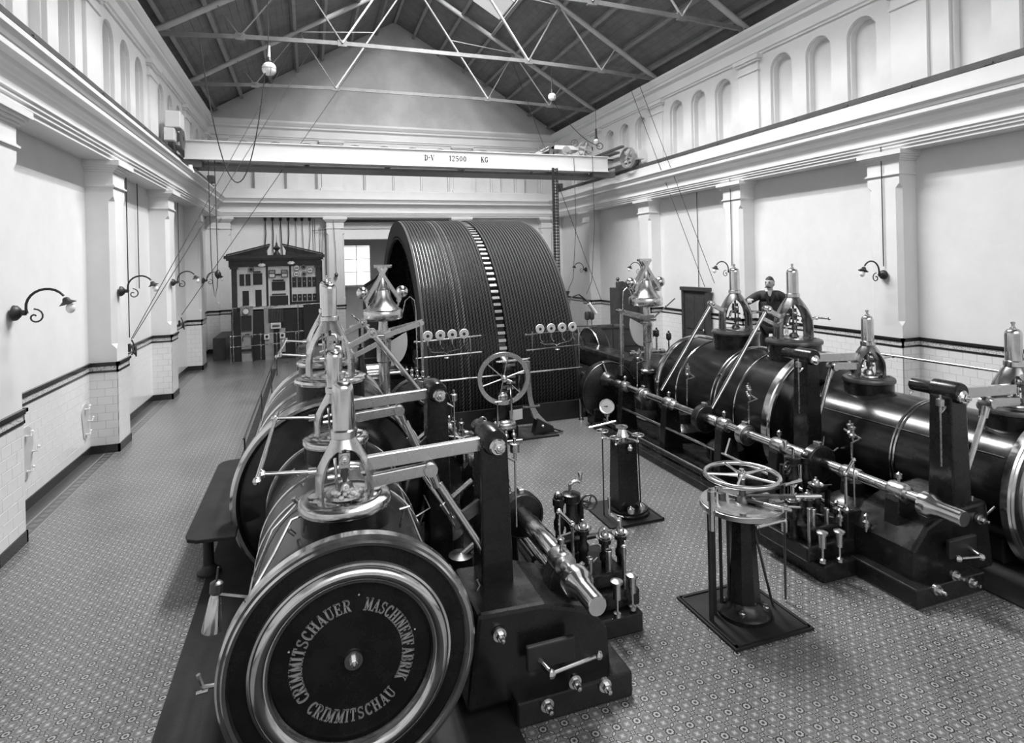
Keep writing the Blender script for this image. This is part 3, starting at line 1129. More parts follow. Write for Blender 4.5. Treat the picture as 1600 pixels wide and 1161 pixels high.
# ---- trusses
def truss(y, label):
    t = thing('roof_truss', label, 'truss', (XC, y, 8.4), group=None)
    zb = 8.47
    xl, xr = XL + .12, XR - .12
    L, Rr = (xl, y, zb - .03), (xr, y, zb - .03)
    A = (XC, y, slope(XC) - .05)
    off = lambda x: (x, y, slope(x) - .13)
    zc = 8.62
    N1, N2, N3, N4 = (XC - 2.48, y, zc), (XC + 2.56, y, zc), (XC + 4.85, y, zc - .07), (XC - 4.85, y, zc - .07)
    M1, M2 = off(XC - 3.55), off(XC + 3.55)
    Q1, Q2 = off(XC - 5.35), off(XC + 5.35)
    K1 = [(N1[0] + (A[0] - N1[0]) * .5), y, N1[2] + (A[2] - N1[2]) * .5]
    K2 = [(N2[0] + (A[0] - N2[0]) * .5), y, N2[2] + (A[2] - N2[2]) * .5]
    part('rafter', MB().cyl(off(xl), A, .075, n=10), 'truss_light', t)
    part('rafter', MB().cyl(off(xr), A, .075, n=10), 'truss_light', t)
    mb = MB()
    for a, b in ((L, N4), (N4, N1), (N1, N2), (N2, N3), (N3, Rr)):
        mb.bar(a, b, .05, .10)
    part('tie_beam', mb, 'truss_paint', t, smooth=False)
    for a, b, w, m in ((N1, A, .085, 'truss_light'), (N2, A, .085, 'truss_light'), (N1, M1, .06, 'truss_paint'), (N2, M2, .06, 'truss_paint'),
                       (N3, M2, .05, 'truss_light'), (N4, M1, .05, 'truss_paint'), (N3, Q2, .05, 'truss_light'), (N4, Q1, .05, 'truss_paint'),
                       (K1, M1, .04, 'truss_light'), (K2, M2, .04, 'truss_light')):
        a2, b2 = Vector(a), Vector(b)
        part('strut', MB().bar(a2 + Vector((0, -.02, 0)), b2 + Vector((0, -.02, 0)), w, w * .5), m, t, smooth=False)
    for p in (N1, N2, N3, N4, M1, M2):
        part('gusset', MB().cbox(p, (.22, .07, .16)), 'truss_paint', t, smooth=False)
    for x in (xl, xr):
        part('shoe', MB().cbox((x, y, zb - .06), (.3, .2, .06)), 'truss_paint', t, smooth=False)


truss(19.45, 'far roof truss of pale steel bars, the one nearest the gable')
truss(15.45, 'middle roof truss of pale steel bars, second from the gable')
truss(11.5, 'near roof truss of steel bars, cut by the top edge of the picture')

# crane rails on the plinths
for x, lab in ((XL + .28, 'dark crane rail along the top of the left cornice'), (XR - .28, 'dark crane rail along the top of the right cornice')):
    t = thing('crane_rail', lab, 'rail', (x, 12, 5.82))
    part('rail_bar', MB().box(x - .05, x + .05, YF, 22.6, 5.83, 5.86).box(x - .03, x + .03, YF, 22.6, 5.86, 5.94), 'rail_steel', t, smooth=False)
    for k in range(18):
        y = 1.0 + k * 1.27
        part('rail_clip', MB().cbox((x, y, 5.84), (.16, .12, .05)), 'rail_steel', t, smooth=False)
    part('end_stop', MB().cbox((x, 22.5, 6.05), (.22, .22, .26)), 'rail_steel', t, smooth=False, bev=.02)
    part('rail_bed', MB().box(x - .08, x + .08, YF, 22.7, 5.82, 5.83), 'rail_steel', t, smooth=False)

# ================================================================== ROPE FLYWHEEL
WX, WY, WZ, WR = 3.38, 13.75, .52, 3.44
WH = 1.43       # half width
wheel = thing('rope_flywheel', 'huge dark rope flywheel filling the middle of the hall, wound with rows of greased ropes', 'flywheel', (WX, WY, WZ))
GAP = .085
NR = 21
rp = (WH - GAP) / NR
# grooved rim
prof = [(WR - .16, -WH - .02), (WR - .0, -WH - .02)]
for sg in (-1, 1):
    rng = range(NR)
    for k in (rng if sg == -1 else rng):
        x = (-WH + rp * k) if sg == -1 else (GAP + rp * k)
        prof += [(WR - .0, x + .004), (WR - .05, x + rp * .3), (WR - .05, x + rp * .7), (WR - .0, x + rp - .004)]
    if sg == -1:
        prof += [(WR - .02, -GAP), (WR - .07, -GAP + .01), (WR - .07, GAP - .01), (WR - .02, GAP)]
prof += [(WR, WH + .02), (WR - .16, WH + .02)]
part('rim', MB().lathe(prof, (WX, WY, WZ), (1, 0, 0), 120, closed=True), 'black_paint', wheel, recalc=True)
for sx in (-1, 1):
    part('rim_edge', MB().lathe([(WR - .40, 0), (WR - .40, .05), (WR + .015, .05), (WR + .015, 0)], (WX + sx * (WH + .03) - .025, WY, WZ), (1, 0, 0), 120, closed=True), 'ground_dark', wheel)
    part('polished_band', MB().lathe([(WR - .36, 0), (WR - .36, .07), (WR - .33, .07), (WR - .33, 0)], (WX + sx * (WH + .02) - .035, WY, WZ), (1, 0, 0), 120, closed=True), 'dark_steel', wheel, label='thin polished band inside the rim edge')
rme = mesh_from(MB().torus((0, 0, 0), (1, 0, 0), WR + .004, rp * .40, 150, 8), Vector((0, 0, 0)), 'rope', 'greased_rope')
k = 0
rme2 = rme.copy()
rme2.materials[0] = MATS['pale_rope']
for sg in (-1, 1):
    for i in range(NR):
        x = (-WH + rp * (i + .5)) if sg == -1 else (GAP + rp * (i + .5))
        pale = sg == -1 and i in (9, 11)
        o = instance('rope', rme2 if pale else rme, (x, 0, 0), wheel, rot=(random.uniform(0, 6.28), 0, 0))
        if pale:
            o['label'] = 'rope with a paler strand'
        k += 1
# barring teeth between the two rope fields
tm = mesh_from(MB().box(-GAP + .012, GAP - .012, -.028, .028, 0, .06), Vector((0, 0, 0)), 'barring_tooth', 'tooth_steel', smooth=False)
NT = 150
for i in range(NT):
    a = 2 * PI * i / NT
    if math.sin(a) < -.15 or math.cos(a) > .35:
        continue
    instance('barring_tooth', tm, (0, (WR - .07) * math.cos(a), (WR - .07) * math.sin(a)), wheel, rot=(a - PI / 2, 0, 0))
# arms and hub
for i in range(10):
    a = 2 * PI * i / 10 + .1
    d = Vector((0, math.cos(a), math.sin(a)))
    for sx in (-.75, .75):
        c = Vector((WX + sx, WY, WZ))
        part('arm', MB().tube([c + d * .4, c + d * 1.8, c + d * (WR - .15)], [.17, .13, .15], 8), 'black_paint', wheel)
part('hub', MB().lathe([(0, -1.1), (.45, -1.1), (.5, -1.0), (.5, 1.0), (.45, 1.1), (0, 1.1)], (WX, WY, WZ), (1, 0, 0), 32), 'black_paint', wheel)
part('crankshaft', MB().cyl((WX - 3.3, WY, WZ), (WX + 3.3, WY, WZ), .2, n=24), 'polished_steel', wheel, label='polished steel crankshaft through the hub')
# pit kerb and pit
struct('trim_6', MB().box(1.72, 5.04, 10.12, 10.24, -.01, .10).box(1.72, 1.86, 10.12, 17.4, -.01, .10).box(4.90, 5.04, 10.12, 17.4, -.01, .10), 'black_iron')
part('pit_cover', MB().box(1.8, 4.95, 10.2, 17.4, -.003, .004), 'ground_dark', floor, smooth=False)
# dark board fence along the pit
single('pit_fence', MB().box(1.98, 4.86, 10.13, 10.17, .10, .34), 'black_iron', 'low dark sheet iron fence at the foot of the rope flywheel', 'fence')

# curved guard behind the left side of the wheel
t = thing('rope_guard', 'black sheet guard with a hollow curved top behind the left side of the flywheel', 'guard', (1.95, 17.6, 0))
gp = [(1.46, 0), (1.46, 2.28), (1.50, 2.40), (1.77, 2.57), (2.0, 2.82), (2.21, 3.18), (2.33, 3.57), (2.68, 3.62), (2.68, 0)]
part('sheet', MB().prism(gp, 'y', 17.35, 17.9), 'black_iron', t, smooth=False)
part('edge_tube', MB().tube([(x, 17.34, z) for x, z in gp[1:7]], .025, 8), 'black_paint', t)
part('base', MB().box(1.25, 2.7, 17.3, 17.95, 0, .3), 'black_iron', t, smooth=False, bev=.02)

# ================================================================== TANDEM ENGINES
CYZ = .70
AX = {'left': .19, 'right': 6.57}


def nut(mb, c, ax, r=.03, h=.03):
    c = Vector(c)
    ax = Vector(ax).normalized()
    mb.lathe([(0, 0), (r, 0), (r, h), (r * .8, h * 1.15), (0, h * 1.15)], c, ax, 6)
    mb.lathe([(0, 0), (r * .55, 0), (r * .5, h * 1.8), (0, h * 1.9)], c, ax, 8)


def bonnet(name, label, E, y, zd, rd, ped_z, legr, neck_z, top_z, cr, parent_group, mirrored):
    """valve bonnet: round pedestal, polished lip, arched yoke, dashpot cylinder"""
    base = E(0, y, ped_z)
    t = thing(name, label, 'valve bonnet', base, group=parent_group)
    O = E(0, y, 0)
    part('pedestal', MB().lathe([(rd * .93, ped_z - .15), (rd * .93, zd - .06), (rd * .96, zd - .05)], O, n=40), 'black_paint', t)
    part('cap_ring', MB().lathe([(0, zd - .02), (rd * .5, zd - .02), (rd * .52, zd), (rd * .9, zd), (rd * .97, zd - .012), (rd, zd - .035), (rd * .985, zd - .06), (rd * .93, zd - .07), (0, zd - .07)], O, n=48), 'polished_steel' if not mirrored else 'dark_steel', t, label='rounded metal lip ring')
    part('cap_groove', MB().torus(O + Vector((0, 0, zd + .001)), (0, 0, 1), rd * .78, .006, 48, 6), 'dark_steel', t)
    part('stuffing_box', MB().lathe([(0, zd), (rd * .42, zd), (rd * .40, zd + .018), (rd * .2, zd + .03), (.05, zd + .07), (.03, zd + .09), (0, zd + .09)], O, n=24), 'satin_steel', t)
    # arched yoke: two half shells that meet above the arches
    H = neck_z - zd
    rot = -math.radians(24) if mirrored else 0.0
    us = [0, .06, .12, .2, .28, .36, .44, .50, .56, .62, .66, .70, .73, .76, .78, .80, .815, .83, .86, .90, .94, .97, 1.0]
    top_u = .82
    th, m = .020 * legr / .19, 16
    mb = MB()
    for half in (0, 1):
        vs, fs = [], []
        for u in us:
            if u < .40:
                r = legr * (1.0 - .03 * u)
            else:
                q = (u - .40) / .60
                r = cr * .96 + (legr * .988 - cr * .96) * (1 - q ** (1.35 if not mirrored else 1.8)) - .010 * math.sin(q * PI)
            w = .80 * legr * (1.0 if u < .22 else math.sqrt(max(0.0, 1 - ((u - .22) / (top_u - .22)) ** 2)))
            h = math.asin(min(.93, w / r)) if u < top_u else 0.0
            lim = PI / 2 - h
            for k in range(m + 1):
                a = (PI if half else 0) + rot + (-lim + 2 * lim * k / m)
                for rr_ in (r, r - th):
                    vs.append(O + Vector((rr_ * math.cos(a), rr_ * math.sin(a), zd + H * u)))
        R_ = 2 * (m + 1)
        for i in range(len(us) - 1):
            for k in range(m):
                p0, p1 = i * R_ + 2 * k, i * R_ + 2 * k + 2
                q0, q1 = p0 + R_, p1 + R_
                fs.append((p0, p1, q1, q0))
                fs.append((p0 + 1, q0 + 1, q1 + 1, p1 + 1))
            for k, fl2 in ((0, 0), (m, 1)):
                if us[i] < top_u:
                    p0 = i * R_ + 2 * k
                    f_ = (p0, p0 + R_, p0 + R_ + 1, p0 + 1)
                    fs.append(f_ if not fl2 else f_[::-1])
        for k in range(m):
            fs.append((2 * k, 2 * k + 1, 2 * k + 3, 2 * k + 2))
        mb.add(vs, fs)
    part('yoke', mb, 'satin_steel' if not mirrored else 'gun_metal', t, recalc=False, label='bell shaped steel yoke with two arched openings')
    for sg in (-1, 1):
        pc = O + Vector((sg * legr * .97 * math.cos(rot), sg * legr * .97 * math.sin(rot), 0))
        part('foot', MB().lathe([(0, zd), (.05, zd), (.05, zd + .018), (0, zd + .018)], pc, n=16), 'polished_steel', t, smooth=False)
    # dashpot
    zt = top_z
    d = part('dashpot', MB().lathe([(0, neck_z - .01), (cr * 1.22, neck_z - .01), (cr * 1.22, neck_z + .035), (cr, neck_z + .045), (cr, zt - .065), (cr * .975, zt - .045), (cr * .88, zt - .024), (cr * .68, zt - .009), (cr * .35, zt - .002), (0, zt)], O, n=32), 'polished_steel', t, label='tall polished steel dashpot cylinder')
    part('cap_nut', MB().lathe([(0, 0), (.028, 0), (.028, .02), (.014, .028), (.014, .055), (.02, .06), (.02, .075), (0, .08)], O + Vector((0, 0, zt - .012)), n=12), 'satin_steel', d)
    # spindle, crosshead, levers inside
    zz = zd + .07
    mb = MB().cyl(O + Vector((0, 0, zz)), O + Vector((0, 0, neck_z)), .014, n=8)
    mb.cyl(O + Vector((0, 0, zz + .05)), O + Vector((0, 0, zz + .11)), .024, n=8)
    part('spindle', mb, 'dark_steel', t)
    sgn = -1 if mirrored else 1
    blk = part('crosshead', MB().cbox(O + Vector((0, 0, zd + H * .58)), (.075, .06, H * .26)).cyl(O + Vector((0, -.05, zd + H * .60)), O + Vector((0, .05, zd + H * .60)), .034, n=12), 'satin_steel', t, bev=.004)
    mb = MB()
    nut(mb, O + Vector((0, -.05, zd + H * .60)), (0, -1, 0), .02, .015)
    part('pin_nut', mb, 'polished_steel', blk, smooth=False)
    mb = MB().tube([O + Vector((sgn * .03, -.01, zd + H * .52)), O + Vector((sgn * .10, -.02, zd + H * .50)), O + Vector((sgn * .13, -.02, zd + H * .36))], .02, 8).sphere(O + Vector((sgn * .13, -.02, zd + H * .34)), .028, 8)
    mb.cyl(O + Vector((-sgn * .05, 0, zd + .02)), O + Vector((-sgn * .06, 0, zd + H * .62)), .01, n=6).cyl(O + Vector((-sgn * .11, .02, zd + H * .3)), O + Vector((-sgn * .03, .02, zd + H * .3)), .016, n=8)
    mb.cyl(O + Vector((-sgn * .11, .02, zd + H * .42)), O + Vector((-sgn * .03, .02, zd + H * .46)), .014, n=8)
    part('trip_lever', mb, 'polished_steel', t)
    return t


def engine(side_):
    mir = side_ == 'right'
    cx = AX[side_]
    s = -1 if mir else 1
    E = lambda u, y, z: Vector((cx + s * u, y, z))
    TF = lambda v: Vector((cx + s * v.x, v.y, v.z))
    B = lambda: MB(tf=TF)
    who = 'the %s engine' % side_
    SD = side_
    # ---------------- floor plate
    pl = single('floor_plate', B().box(-1.20, 1.01, -.5, 9.4, 0, .018), 'floor_plate', 'flat dark iron floor plating under %s' % who, 'floor plate', smooth=False, org=E(0, 5, 0))
    # ---------------- high pressure cylinder
    hp = thing('small_cylinder', 'small horizontal steam cylinder in front on %s%s' % (who, ', with round lettered end cover' if not mir else ', black with polished bands'), 'steam cylinder', E(0, 4.8, .02))
    y0, y1 = 3.56, 5.98
    part('cladding', B().lathe([(.60, y0 + .02), (.615, y0 + .1), (.615, y1)], (0, 0, CYZ), (0, 1, 0), 72), 'planished_sheet' if not mir else 'black_gloss', hp, recalc=True)
    for yy in ((y0 + .02, 4.72, 5.08, y1 - .03) if not mir else (4.70, 4.74)):
        part('band', B().torus((0, yy, CYZ), (0, 1, 0), .618, .014, 72, 6), 'polished_steel' if yy != y0 + .02 else 'dark_steel', hp)
    part('seam', B().box(-.006, .006, y0 + .1, y1 - .1, .612, .622) if False else B().cyl((.50, y0 + .12, CYZ + .365), (.50, y1 - .05, CYZ + .365), .007, n=6), 'dark_steel' if not mir else 'polished_steel', hp, label='thin bright seam strip')
    # end cover
    fl = part('end_cover', B().lathe([(0, y0 - .012), (.46, y0 - .012), (.47, y0 - .03), (.66, y0 - .03), (.66, y0 + .04), (0, y0 + .04)], (0, 0, CYZ), (0, 1, 0), 96), 'black_paint', hp, label='black round end cover')
    part('outer_ring', B().lathe([(.66, y0 - .035), (.672, y0 - .055), (.69, y0 - .06), (.70, y0 - .045), (.715, y0 - .045), (.728, y0 - .03), (.728, y0 + .03), (.66, y0 + .04)], (0, 0, CYZ), (0, 1, 0), 120), 'polished_steel', fl)
    part('raised_ring', B().lathe([(.452, y0 - .03), (.462, y0 - .055), (.475, y0 - .058), (.482, y0 - .07), (.505, y0 - .085), (.53, y0 - .083), (.55, y0 - .066), (.558, y0 - .05), (.57, y0 - .047), (.575, y0 - .03)], (0, 0, CYZ), (0, 1, 0), 120), 'polished_steel', fl)
    mb = B().lathe([(0, y0 - .03), (.052, y0 - .03), (.052, y0 - .016), (0, y0 - .016)], (0, 0, CYZ), (0, 1, 0), 24)
    part('boss', mb, 'satin_steel', fl)
    mb = B()
    nut(mb, (0, y0 - .03, CYZ), (0, -1, 0), .022, .025)
    part('boss_nut', mb, 'satin_steel', fl, smooth=False)
    if not mir:
        H = .072
        def ringtext(txt, a_start, a_end, top):
            LB = MB()
            R0 = .318
            span = abs(math.radians(a_end - a_start))
            kw = min(1.0, span * R0 * .84 / sum(glyph(ch)[1] * H for ch in txt))
            ws = [glyph(ch)[1] * H * kw for ch in txt]
            tot = sum(ws)
            sp = (span * R0 - tot) / (len(txt) - 1)
            a = math.radians(a_start)
            for ch, w in zip(txt, ws):
                ac = a - (w / 2 / R0 if top else -w / 2 / R0)

                def fn(x, y, d, ac=ac, w=w, top=top):
                    xx = x - w / 2
                    if top:
                        rx, rz = math.sin(ac + 0) * 0, 0
                        er = (math.cos(ac), math.sin(ac))
                        et = (math.sin(ac), -math.cos(ac))
                        r = R0 - H / 2 + y
                    else:
                        er = (math.cos(ac), math.sin(ac))
                        et = (-math.sin(ac), math.cos(ac))
                        r = R0 + H / 2 - y
                    return Vector((cx + er[0] * r + et[0] * xx, y0 - .012 - .006 * (1 if d else 0), CYZ + er[1] * r + et[1] * xx))
                draw_glyph(LB, ch, fn, H, 1, kw)
                a = a - (w + sp) / R0 if top else a + (w + sp) / R0
            part('raised_word', LB, 'letter_steel', fl, smooth=False, label='raised steel letters reading %s' % txt)
        ringtext('CRIMMITSCHAUER', 212, 92, True)
        ringtext('MASCHINENFABRIK', 77, -34, True)
        ringtext('CRIMMITSCHAU', 220, 314, False)
        for a in (84, 160, 15):
            part('stud', MB().sphere((cx + .372 * math.cos(math.radians(a)), y0 - .014, CYZ + .372 * math.sin(math.radians(a))), .008, 8), 'polished_steel', fl)
    for k in range(2):
        part('foot', B().box(-.42, .42, 3.75 + k * 1.75, 4.0 + k * 1.75, .018, .28), 'black_iron', hp, smooth=False, bev=.02)
    # thin copper pipes over the cladding
    def surf(r, deg, y):
        return Vector((r * math.cos(math.radians(deg)), y, CYZ + r * math.sin(math.radians(deg))))
    mb = B().tube([Vector((-.22, 4.1, 1.38)), Vector((-.34, 4.06, 1.36)), surf(.66, 132, 4.0), surf(.65, 150, 3.9), surf(.65, 165, 3.8), surf(.66, 185, 3.7)], .010, 6)
    mb.tube([surf(.64, 120, 4.6), surf(.635, 140, 4.55), surf(.635, 160, 4.3), surf(.64, 178, 4.0), surf(.68, 195, 3.75)], .007, 6)
    part('pipe', mb, 'brass', hp, label='thin bent drain pipes over the cladding')
    for (yy, dd) in ((4.07, 120), (4.55, 118), (5.2, 120)):
        p = surf(.64, dd, yy)
        mb = B()
        mb.cyl(p, p + Vector((-.05, 0, .05)), .014, n=8).cyl(p + Vector((-.03, -.03, .05)), p + Vector((-.03, .03, .05)), .008, n=6)
        part('pet_cock', mb, 'brass', hp)
    mb = B()
    p = surf(.64, 58, 3.95)
    mb.cyl(p, p + Vector((.03, 0, .12)), .008, n=6).cyl(p + Vector((0, 0, .12)), p + Vector((.07, 0, .13)), .009, n=6)
    part('pet_cock', mb, 'brass', hp)

    # ---------------- distance piece and low pressure cylinder
    dp = single('distance_piece', B().lathe([(.40, 5.98), (.42, 6.05), (.42, 6.2)], (0, 0, CYZ), (0, 1, 0), 40), 'black_paint', 'dark round distance piece between the two cylinders of %s' % who, 'machine part', org=E(0, 6.1, .3))
    lp = thing('large_cylinder', 'far larger horizontal steam cylinder of %s with wide polished end rings' % who, 'steam cylinder', E(0, 7.5, .02))
    Y0, Y1, RL = 6.24, 8.95, .86
    part('cladding', B().lathe([(RL, Y0 + .03), (RL, Y1 - .02)], (0, 0, CYZ), (0, 1, 0), 80), 'planished_sheet' if not mir else 'black_gloss', lp)
    part('front_cover', B().lathe([(0, Y0 - .20), (.55, Y0 - .20), (.62, Y0 - .19), (.70, Y0 - .16), (.78, Y0 - .11), (.84, Y0 - .06), (.90, Y0 - .03), (.90, Y0 + .03), (0, Y0 + .03)], (0, 0, CYZ), (0, 1, 0), 80), 'black_gloss', lp)
    part('end_ring', B().lathe([(.89, Y0 - .05), (.91, Y0 - .075), (.94, Y0 - .075), (.95, Y0 - .055), (.97, Y0 - .04), (.97, Y0 + .05), (.93, Y0 + .06), (.86, Y0 + .06)], (0, 0, CYZ), (0, 1, 0), 120), 'polished_steel', lp, label='polished steel ring around the near end')
    part('end_ring', B().lathe([(.84, Y1 - .10), (.875, Y1 - .09), (.89, Y1 - .06), (.89, Y1 + .02), (.86, Y1 + .03), (.4, Y1 + .03)], (0, 0, CYZ), (0, 1, 0), 96), 'polished_steel', lp, label='polished steel ring around the far end')
    for yy in (6.95, 7.38, 7.46, 8.35):
        part('band', B().torus((0, yy, CYZ), (0, 1, 0), RL + .004, .014, 80, 6), 'polished_steel', lp)
    for k in range(2):
        part('foot', B().box(-.6, .6, 6.5 + k * 1.9, 6.8 + k * 1.9, .018, .2), 'black_iron', lp, smooth=False, bev=.02)
    part('jacket_seam', B().box(-.02, .02, Y0 + .1, Y1 - .1, CYZ + RL, CYZ + RL + .012), 'dark_steel', lp, smooth=False)
    for q, y in ((150, 6.9), (35, 7.4), (28, 8.1)):
        p = surf(RL, q, y)
        nrm = Vector((math.cos(math.radians(q)), 0, math.sin(math.radians(q))))
        part('plug', B().cyl(p, p + nrm * .05, .02, n=8), 'brass', lp)

    # ---------------- frame, crosshead guide, crank end
    fr = thing('engine_frame', 'heavy black cast frame joining %s to the flywheel shaft' % who, 'machine frame', E(0, 11.2, .02))
    part('guide_barrel', B().lathe([(.62, 8.98), (.60, 9.1), (.50, 9.35), (.46, 10.2), (.5, 10.5), (0, 10.5)], (0, 0, CYZ - .05), (0, 1, 0), 40), 'black_paint', fr)
    part('guide_ring', B().torus((0, 9.2, CYZ - .05), (0, 1, 0), .58, .03, 48, 8), 'satin_steel', fr)
    part('bed', B().box(-.62, .75, 9.1, 14.4, 0.0, .42), 'black_paint', fr, smooth=False, bev=.05)
    part('girder', B().box(-.30, .28, 10.4, 13.6, .42, .86), 'black_paint', fr, smooth=False, bev=.08)
    part('main_bearing', B().lathe([(0, -.32), (.42, -.32), (.46, -.26), (.46, .26), (.42, .32), (0, .32)], (.35, WY, WZ + .1), (1, 0, 0), 32), 'black_paint', fr)
    part('crank_disc', B().lathe([(0, -.14), (.70, -.14), (.74, -.10), (.74, .10), (.70, .14), (0, .14)], (-.35, WY, WZ), (1, 0, 0), 48), 'black_paint', fr)
    part('crank_edge', B().torus((-.20, WY, WZ), (1, 0, 0), .70, .02, 48, 6), 'polished_steel', fr)
    for k, (u, y, h) in enumerate(((.5, 10.4, .55), (.62, 10.9, .5), (.5, 11.4, .5), (-.5, 9.8, .5), (-.5, 11.2, .5))):
        o = part('oil_cup', B().lathe([(0, 0), (.02, 0), (.02, .06), (.05, .07), (.05, .15), (.02, .16), (.02, .19), (0, .19)], (u, y, h - .12), n=12), 'brass', fr)

    # ---------------- valve bonnets
    gnear = 'near' if not mir else 'near'
    names = (('first', 4.10, 1.46, .305, 1.28, .19, 1.86, 2.22, .072, 'nearest on the small cylinder, %s engine' % SD),
             ('second', 5.56, 1.46, .295, 1.28, .19, 1.86, 2.22, .070, 'second from the front, small cylinder, %s engine' % SD),
             ('third', 6.76, 1.79, .385, 1.48, .262, 2.40, 2.80, .080, 'third from the front, large cylinder, %s engine' % SD),
             ('fourth', 7.98, 1.79, .385, 1.48, .262, 2.40, 2.80, .080, 'furthest back, large cylinder, %s engine' % SD))
    for i_, (_, y, zd, rd, pz, lr, nz, tz, cr, lab) in enumerate(names):
        if mir:
            y -= (.22, .07, .08, .08)[i_]
        bonnet('valve_bonnet', 'steel valve bonnet with bell yoke, %s' % lab, E, y, zd, rd, pz, lr, nz, tz, cr, 'valve bonnets on the cylinders', mir)

    # ---------------- tripping shafts on the outer side of the bonnets
    for (ya, yb, z, lr, lab) in ((3.95, 5.75, 1.665, .19, 'small'), (6.55, 8.2, 2.05, .262, 'large')):
        t = thing('hand_trip_shaft', 'long thin polished bar on the outer side of the %s cylinder bonnets, %s engine' % (lab, SD), 'shaft', E(-.5, (ya + yb) / 2, z))
        part('bar', B().cyl((-.53, ya, z + .01), (-.50, yb, z), .016, n=10).sphere((-.53, ya, z + .01), .026, 8), 'polished_steel', t)
        for yy in ((4.10, 5.56) if lab == 'small' else (6.76, 7.98)):
            part('link', B().cyl((-lr + .01, yy, z - .03), (-.51, yy, z), .014, n=10).cyl((-lr + .01, yy, z - .03), (-lr - .04, yy, z - .028), .03, n=10).sphere((-.515, yy, z), .03, 8), 'polished_steel', t)

    # ---------------- rocker posts and arms of the small cylinder
    for i, (yy, u, ztop, w, lab) in enumerate(((4.12 if not mir else 3.82, 1.03, 1.68, .205, 'near'), (5.62 if not mir else 5.55, .93, 1.74, .19, 'far'))):
        t = thing('rocker_post', 'tall black cast post carrying the %s rocker arm of the %s engine' % (lab, SD), 'post', E(u, yy, .2))
        vs = B()
        vs.taper((u, yy), (w * 1.25, .26), (w, .20), .15, ztop)
        part('column', vs, 'black_paint', t, smooth=False, bev=.015)
        hd = part('bearing_cap', B().lathe([(0, -.13), (.085, -.13), (.095, -.11), (.095, .11), (.075, .12), (.06, .14), (.06, .33), (.05, .34), (0, .34)], (u - .0, yy, ztop + .03), (0, 1, 0), 24), 'black_paint', t)
        mb = B().lathe([(0, 0), (.062, 0), (.062, .02), (.05, .03), (0, .03)], (u + .01, yy - .13, ztop + .0), (0, -1, 0), 20)
        part('washer', mb, 'polished_steel', hd)
        mb = B()
        nut(mb, (u + .01, yy - .155, ztop + .0), (0, -1, 0), .036, .03)
        part('nut', mb, 'polished_steel', hd, smooth=False)
        # two-armed rocker: upper flat bar from yoke to post, lower short bar to the lifting rod
        zb = ztop - .03
        a = part('rocker_arm', B().bar((.15, yy - .02, zb + .00), (u - .06, yy - .02, zb + .035), .06, .095), 'satin_steel', t, smooth=False, bev=.006, label='flat polished rocker arm')
        part('lower_arm', B().bar((.15, yy - .05, zb - .115), (.56, yy - .05, zb - .085), .055, .085), 'satin_steel', t, smooth=False, bev=.006)
        kx = .57
        part('knuckle', B().lathe([(0, -.06), (.045, -.06), (.05, -.04), (.05, .04), (.045, .06), (0, .06)], (kx, yy - .05, zb - .085), (0, 1, 0), 20).cyl((kx, yy - .05, zb - .085), (kx + .05, yy - .05, zb - .22), .038, .03, n=14), 'satin_steel', t)
        part('lifting_rod', B().cyl((kx + .05, yy - .05, zb - .2), (u - .05 + .0, yy - .08, zb - .80), .022, n=10).cyl((kx + .07, yy - .05, zb - .2), (u - .03, yy - .08, zb - .80), .018, n=8), 'satin_steel', t)
        part('trip_rod', B().cyl((.50, yy + .02, zb - .10), (.70, yy - .02, zb - .42), .012, n=8).cyl((.66, yy - .02, zb - .36), (.70, yy - .02, zb - .43), .022, n=10).cyl((.70, yy - .02, zb - .42), (.74, yy - .02, zb - .52), .017, n=8), 'polished_steel', t)
        part('rod_bracket', B().bar((.73, yy - .02, zb - .52), (u - .05, yy - .02, zb - .38), .03, .09), 'dark_steel', t, smooth=False, bev=.005)
        part('oil_pipe', B().tube([(u - .15, yy - .1, zb - .9), (u - .1, yy - .12, zb - 1.02), (u - .25, yy - .14, zb - 1.08), (u - .38, yy - .14, zb - 1.02)], .010, 6), 'brass', t)
        part('lubricator', B().cyl((u + .10, yy - .05, ztop - .1), (u + .16, yy - .05, ztop - .14), .012, n=8).lathe([(0, 0), (.012, 0), (.012, .05), (.035, .06), (.035, .12), (.012, .13), (.012, .16), (0, .16)], (u + .17, yy - .05, ztop - .14), n=12).cyl((u + .17, yy - .05, ztop - .14), (u + .17, yy - .05, zb - .6), .008, n=6), 'brass', t)

    # ---------------- valve gear of the large cylinder: knuckles and long slanting rods
    for yy, lab in ((6.76, 'near'), (7.98, 'far')):
        t = thing('valve_rod', 'long bright slanting valve rod, the %s one of two on the %s engine' % (lab, SD), 'rod', E(.8, yy, 1.0))
        part('arm', B().bar((.20, yy - .06, 2.10), (.44, yy - .06, 2.22), .05, .07), 'satin_steel', t, smooth=False, bev=.006)
        part('knuckle', B().lathe([(0, -.05), (.05, -.05), (.055, -.03), (.055, .03), (.05, .05), (0, .05)], (.45, yy - .06, 2.23), (0, 1, 0), 20).sphere((.45, yy - .11, 2.23), .03, 8), 'polished_steel', t)
        part('rod', B().cyl((.43, yy - .06, 2.26), (1.42, yy - .06, .92), .026, n=12), 'polished_steel', t)
        if lab == 'near':
            part('second_arm', B().bar((.24, yy - .03, 1.98), (.5, yy - .03, 2.10), .04, .05), 'satin_steel', t, smooth=False)

    # ---------------- lay shaft with bearings and eccentrics
    LU, LZ = 1.50, .80
    ls = thing('lay_shaft', 'long polished horizontal lay shaft running along the inner side of the %s engine' % SD, 'shaft', E(LU, 6.4, LZ))
    part('shaft', B().cyl((LU, 3.62, LZ), (LU, 9.6, LZ), .050, n=18), 'polished_steel', ls, label='polished steel shaft')
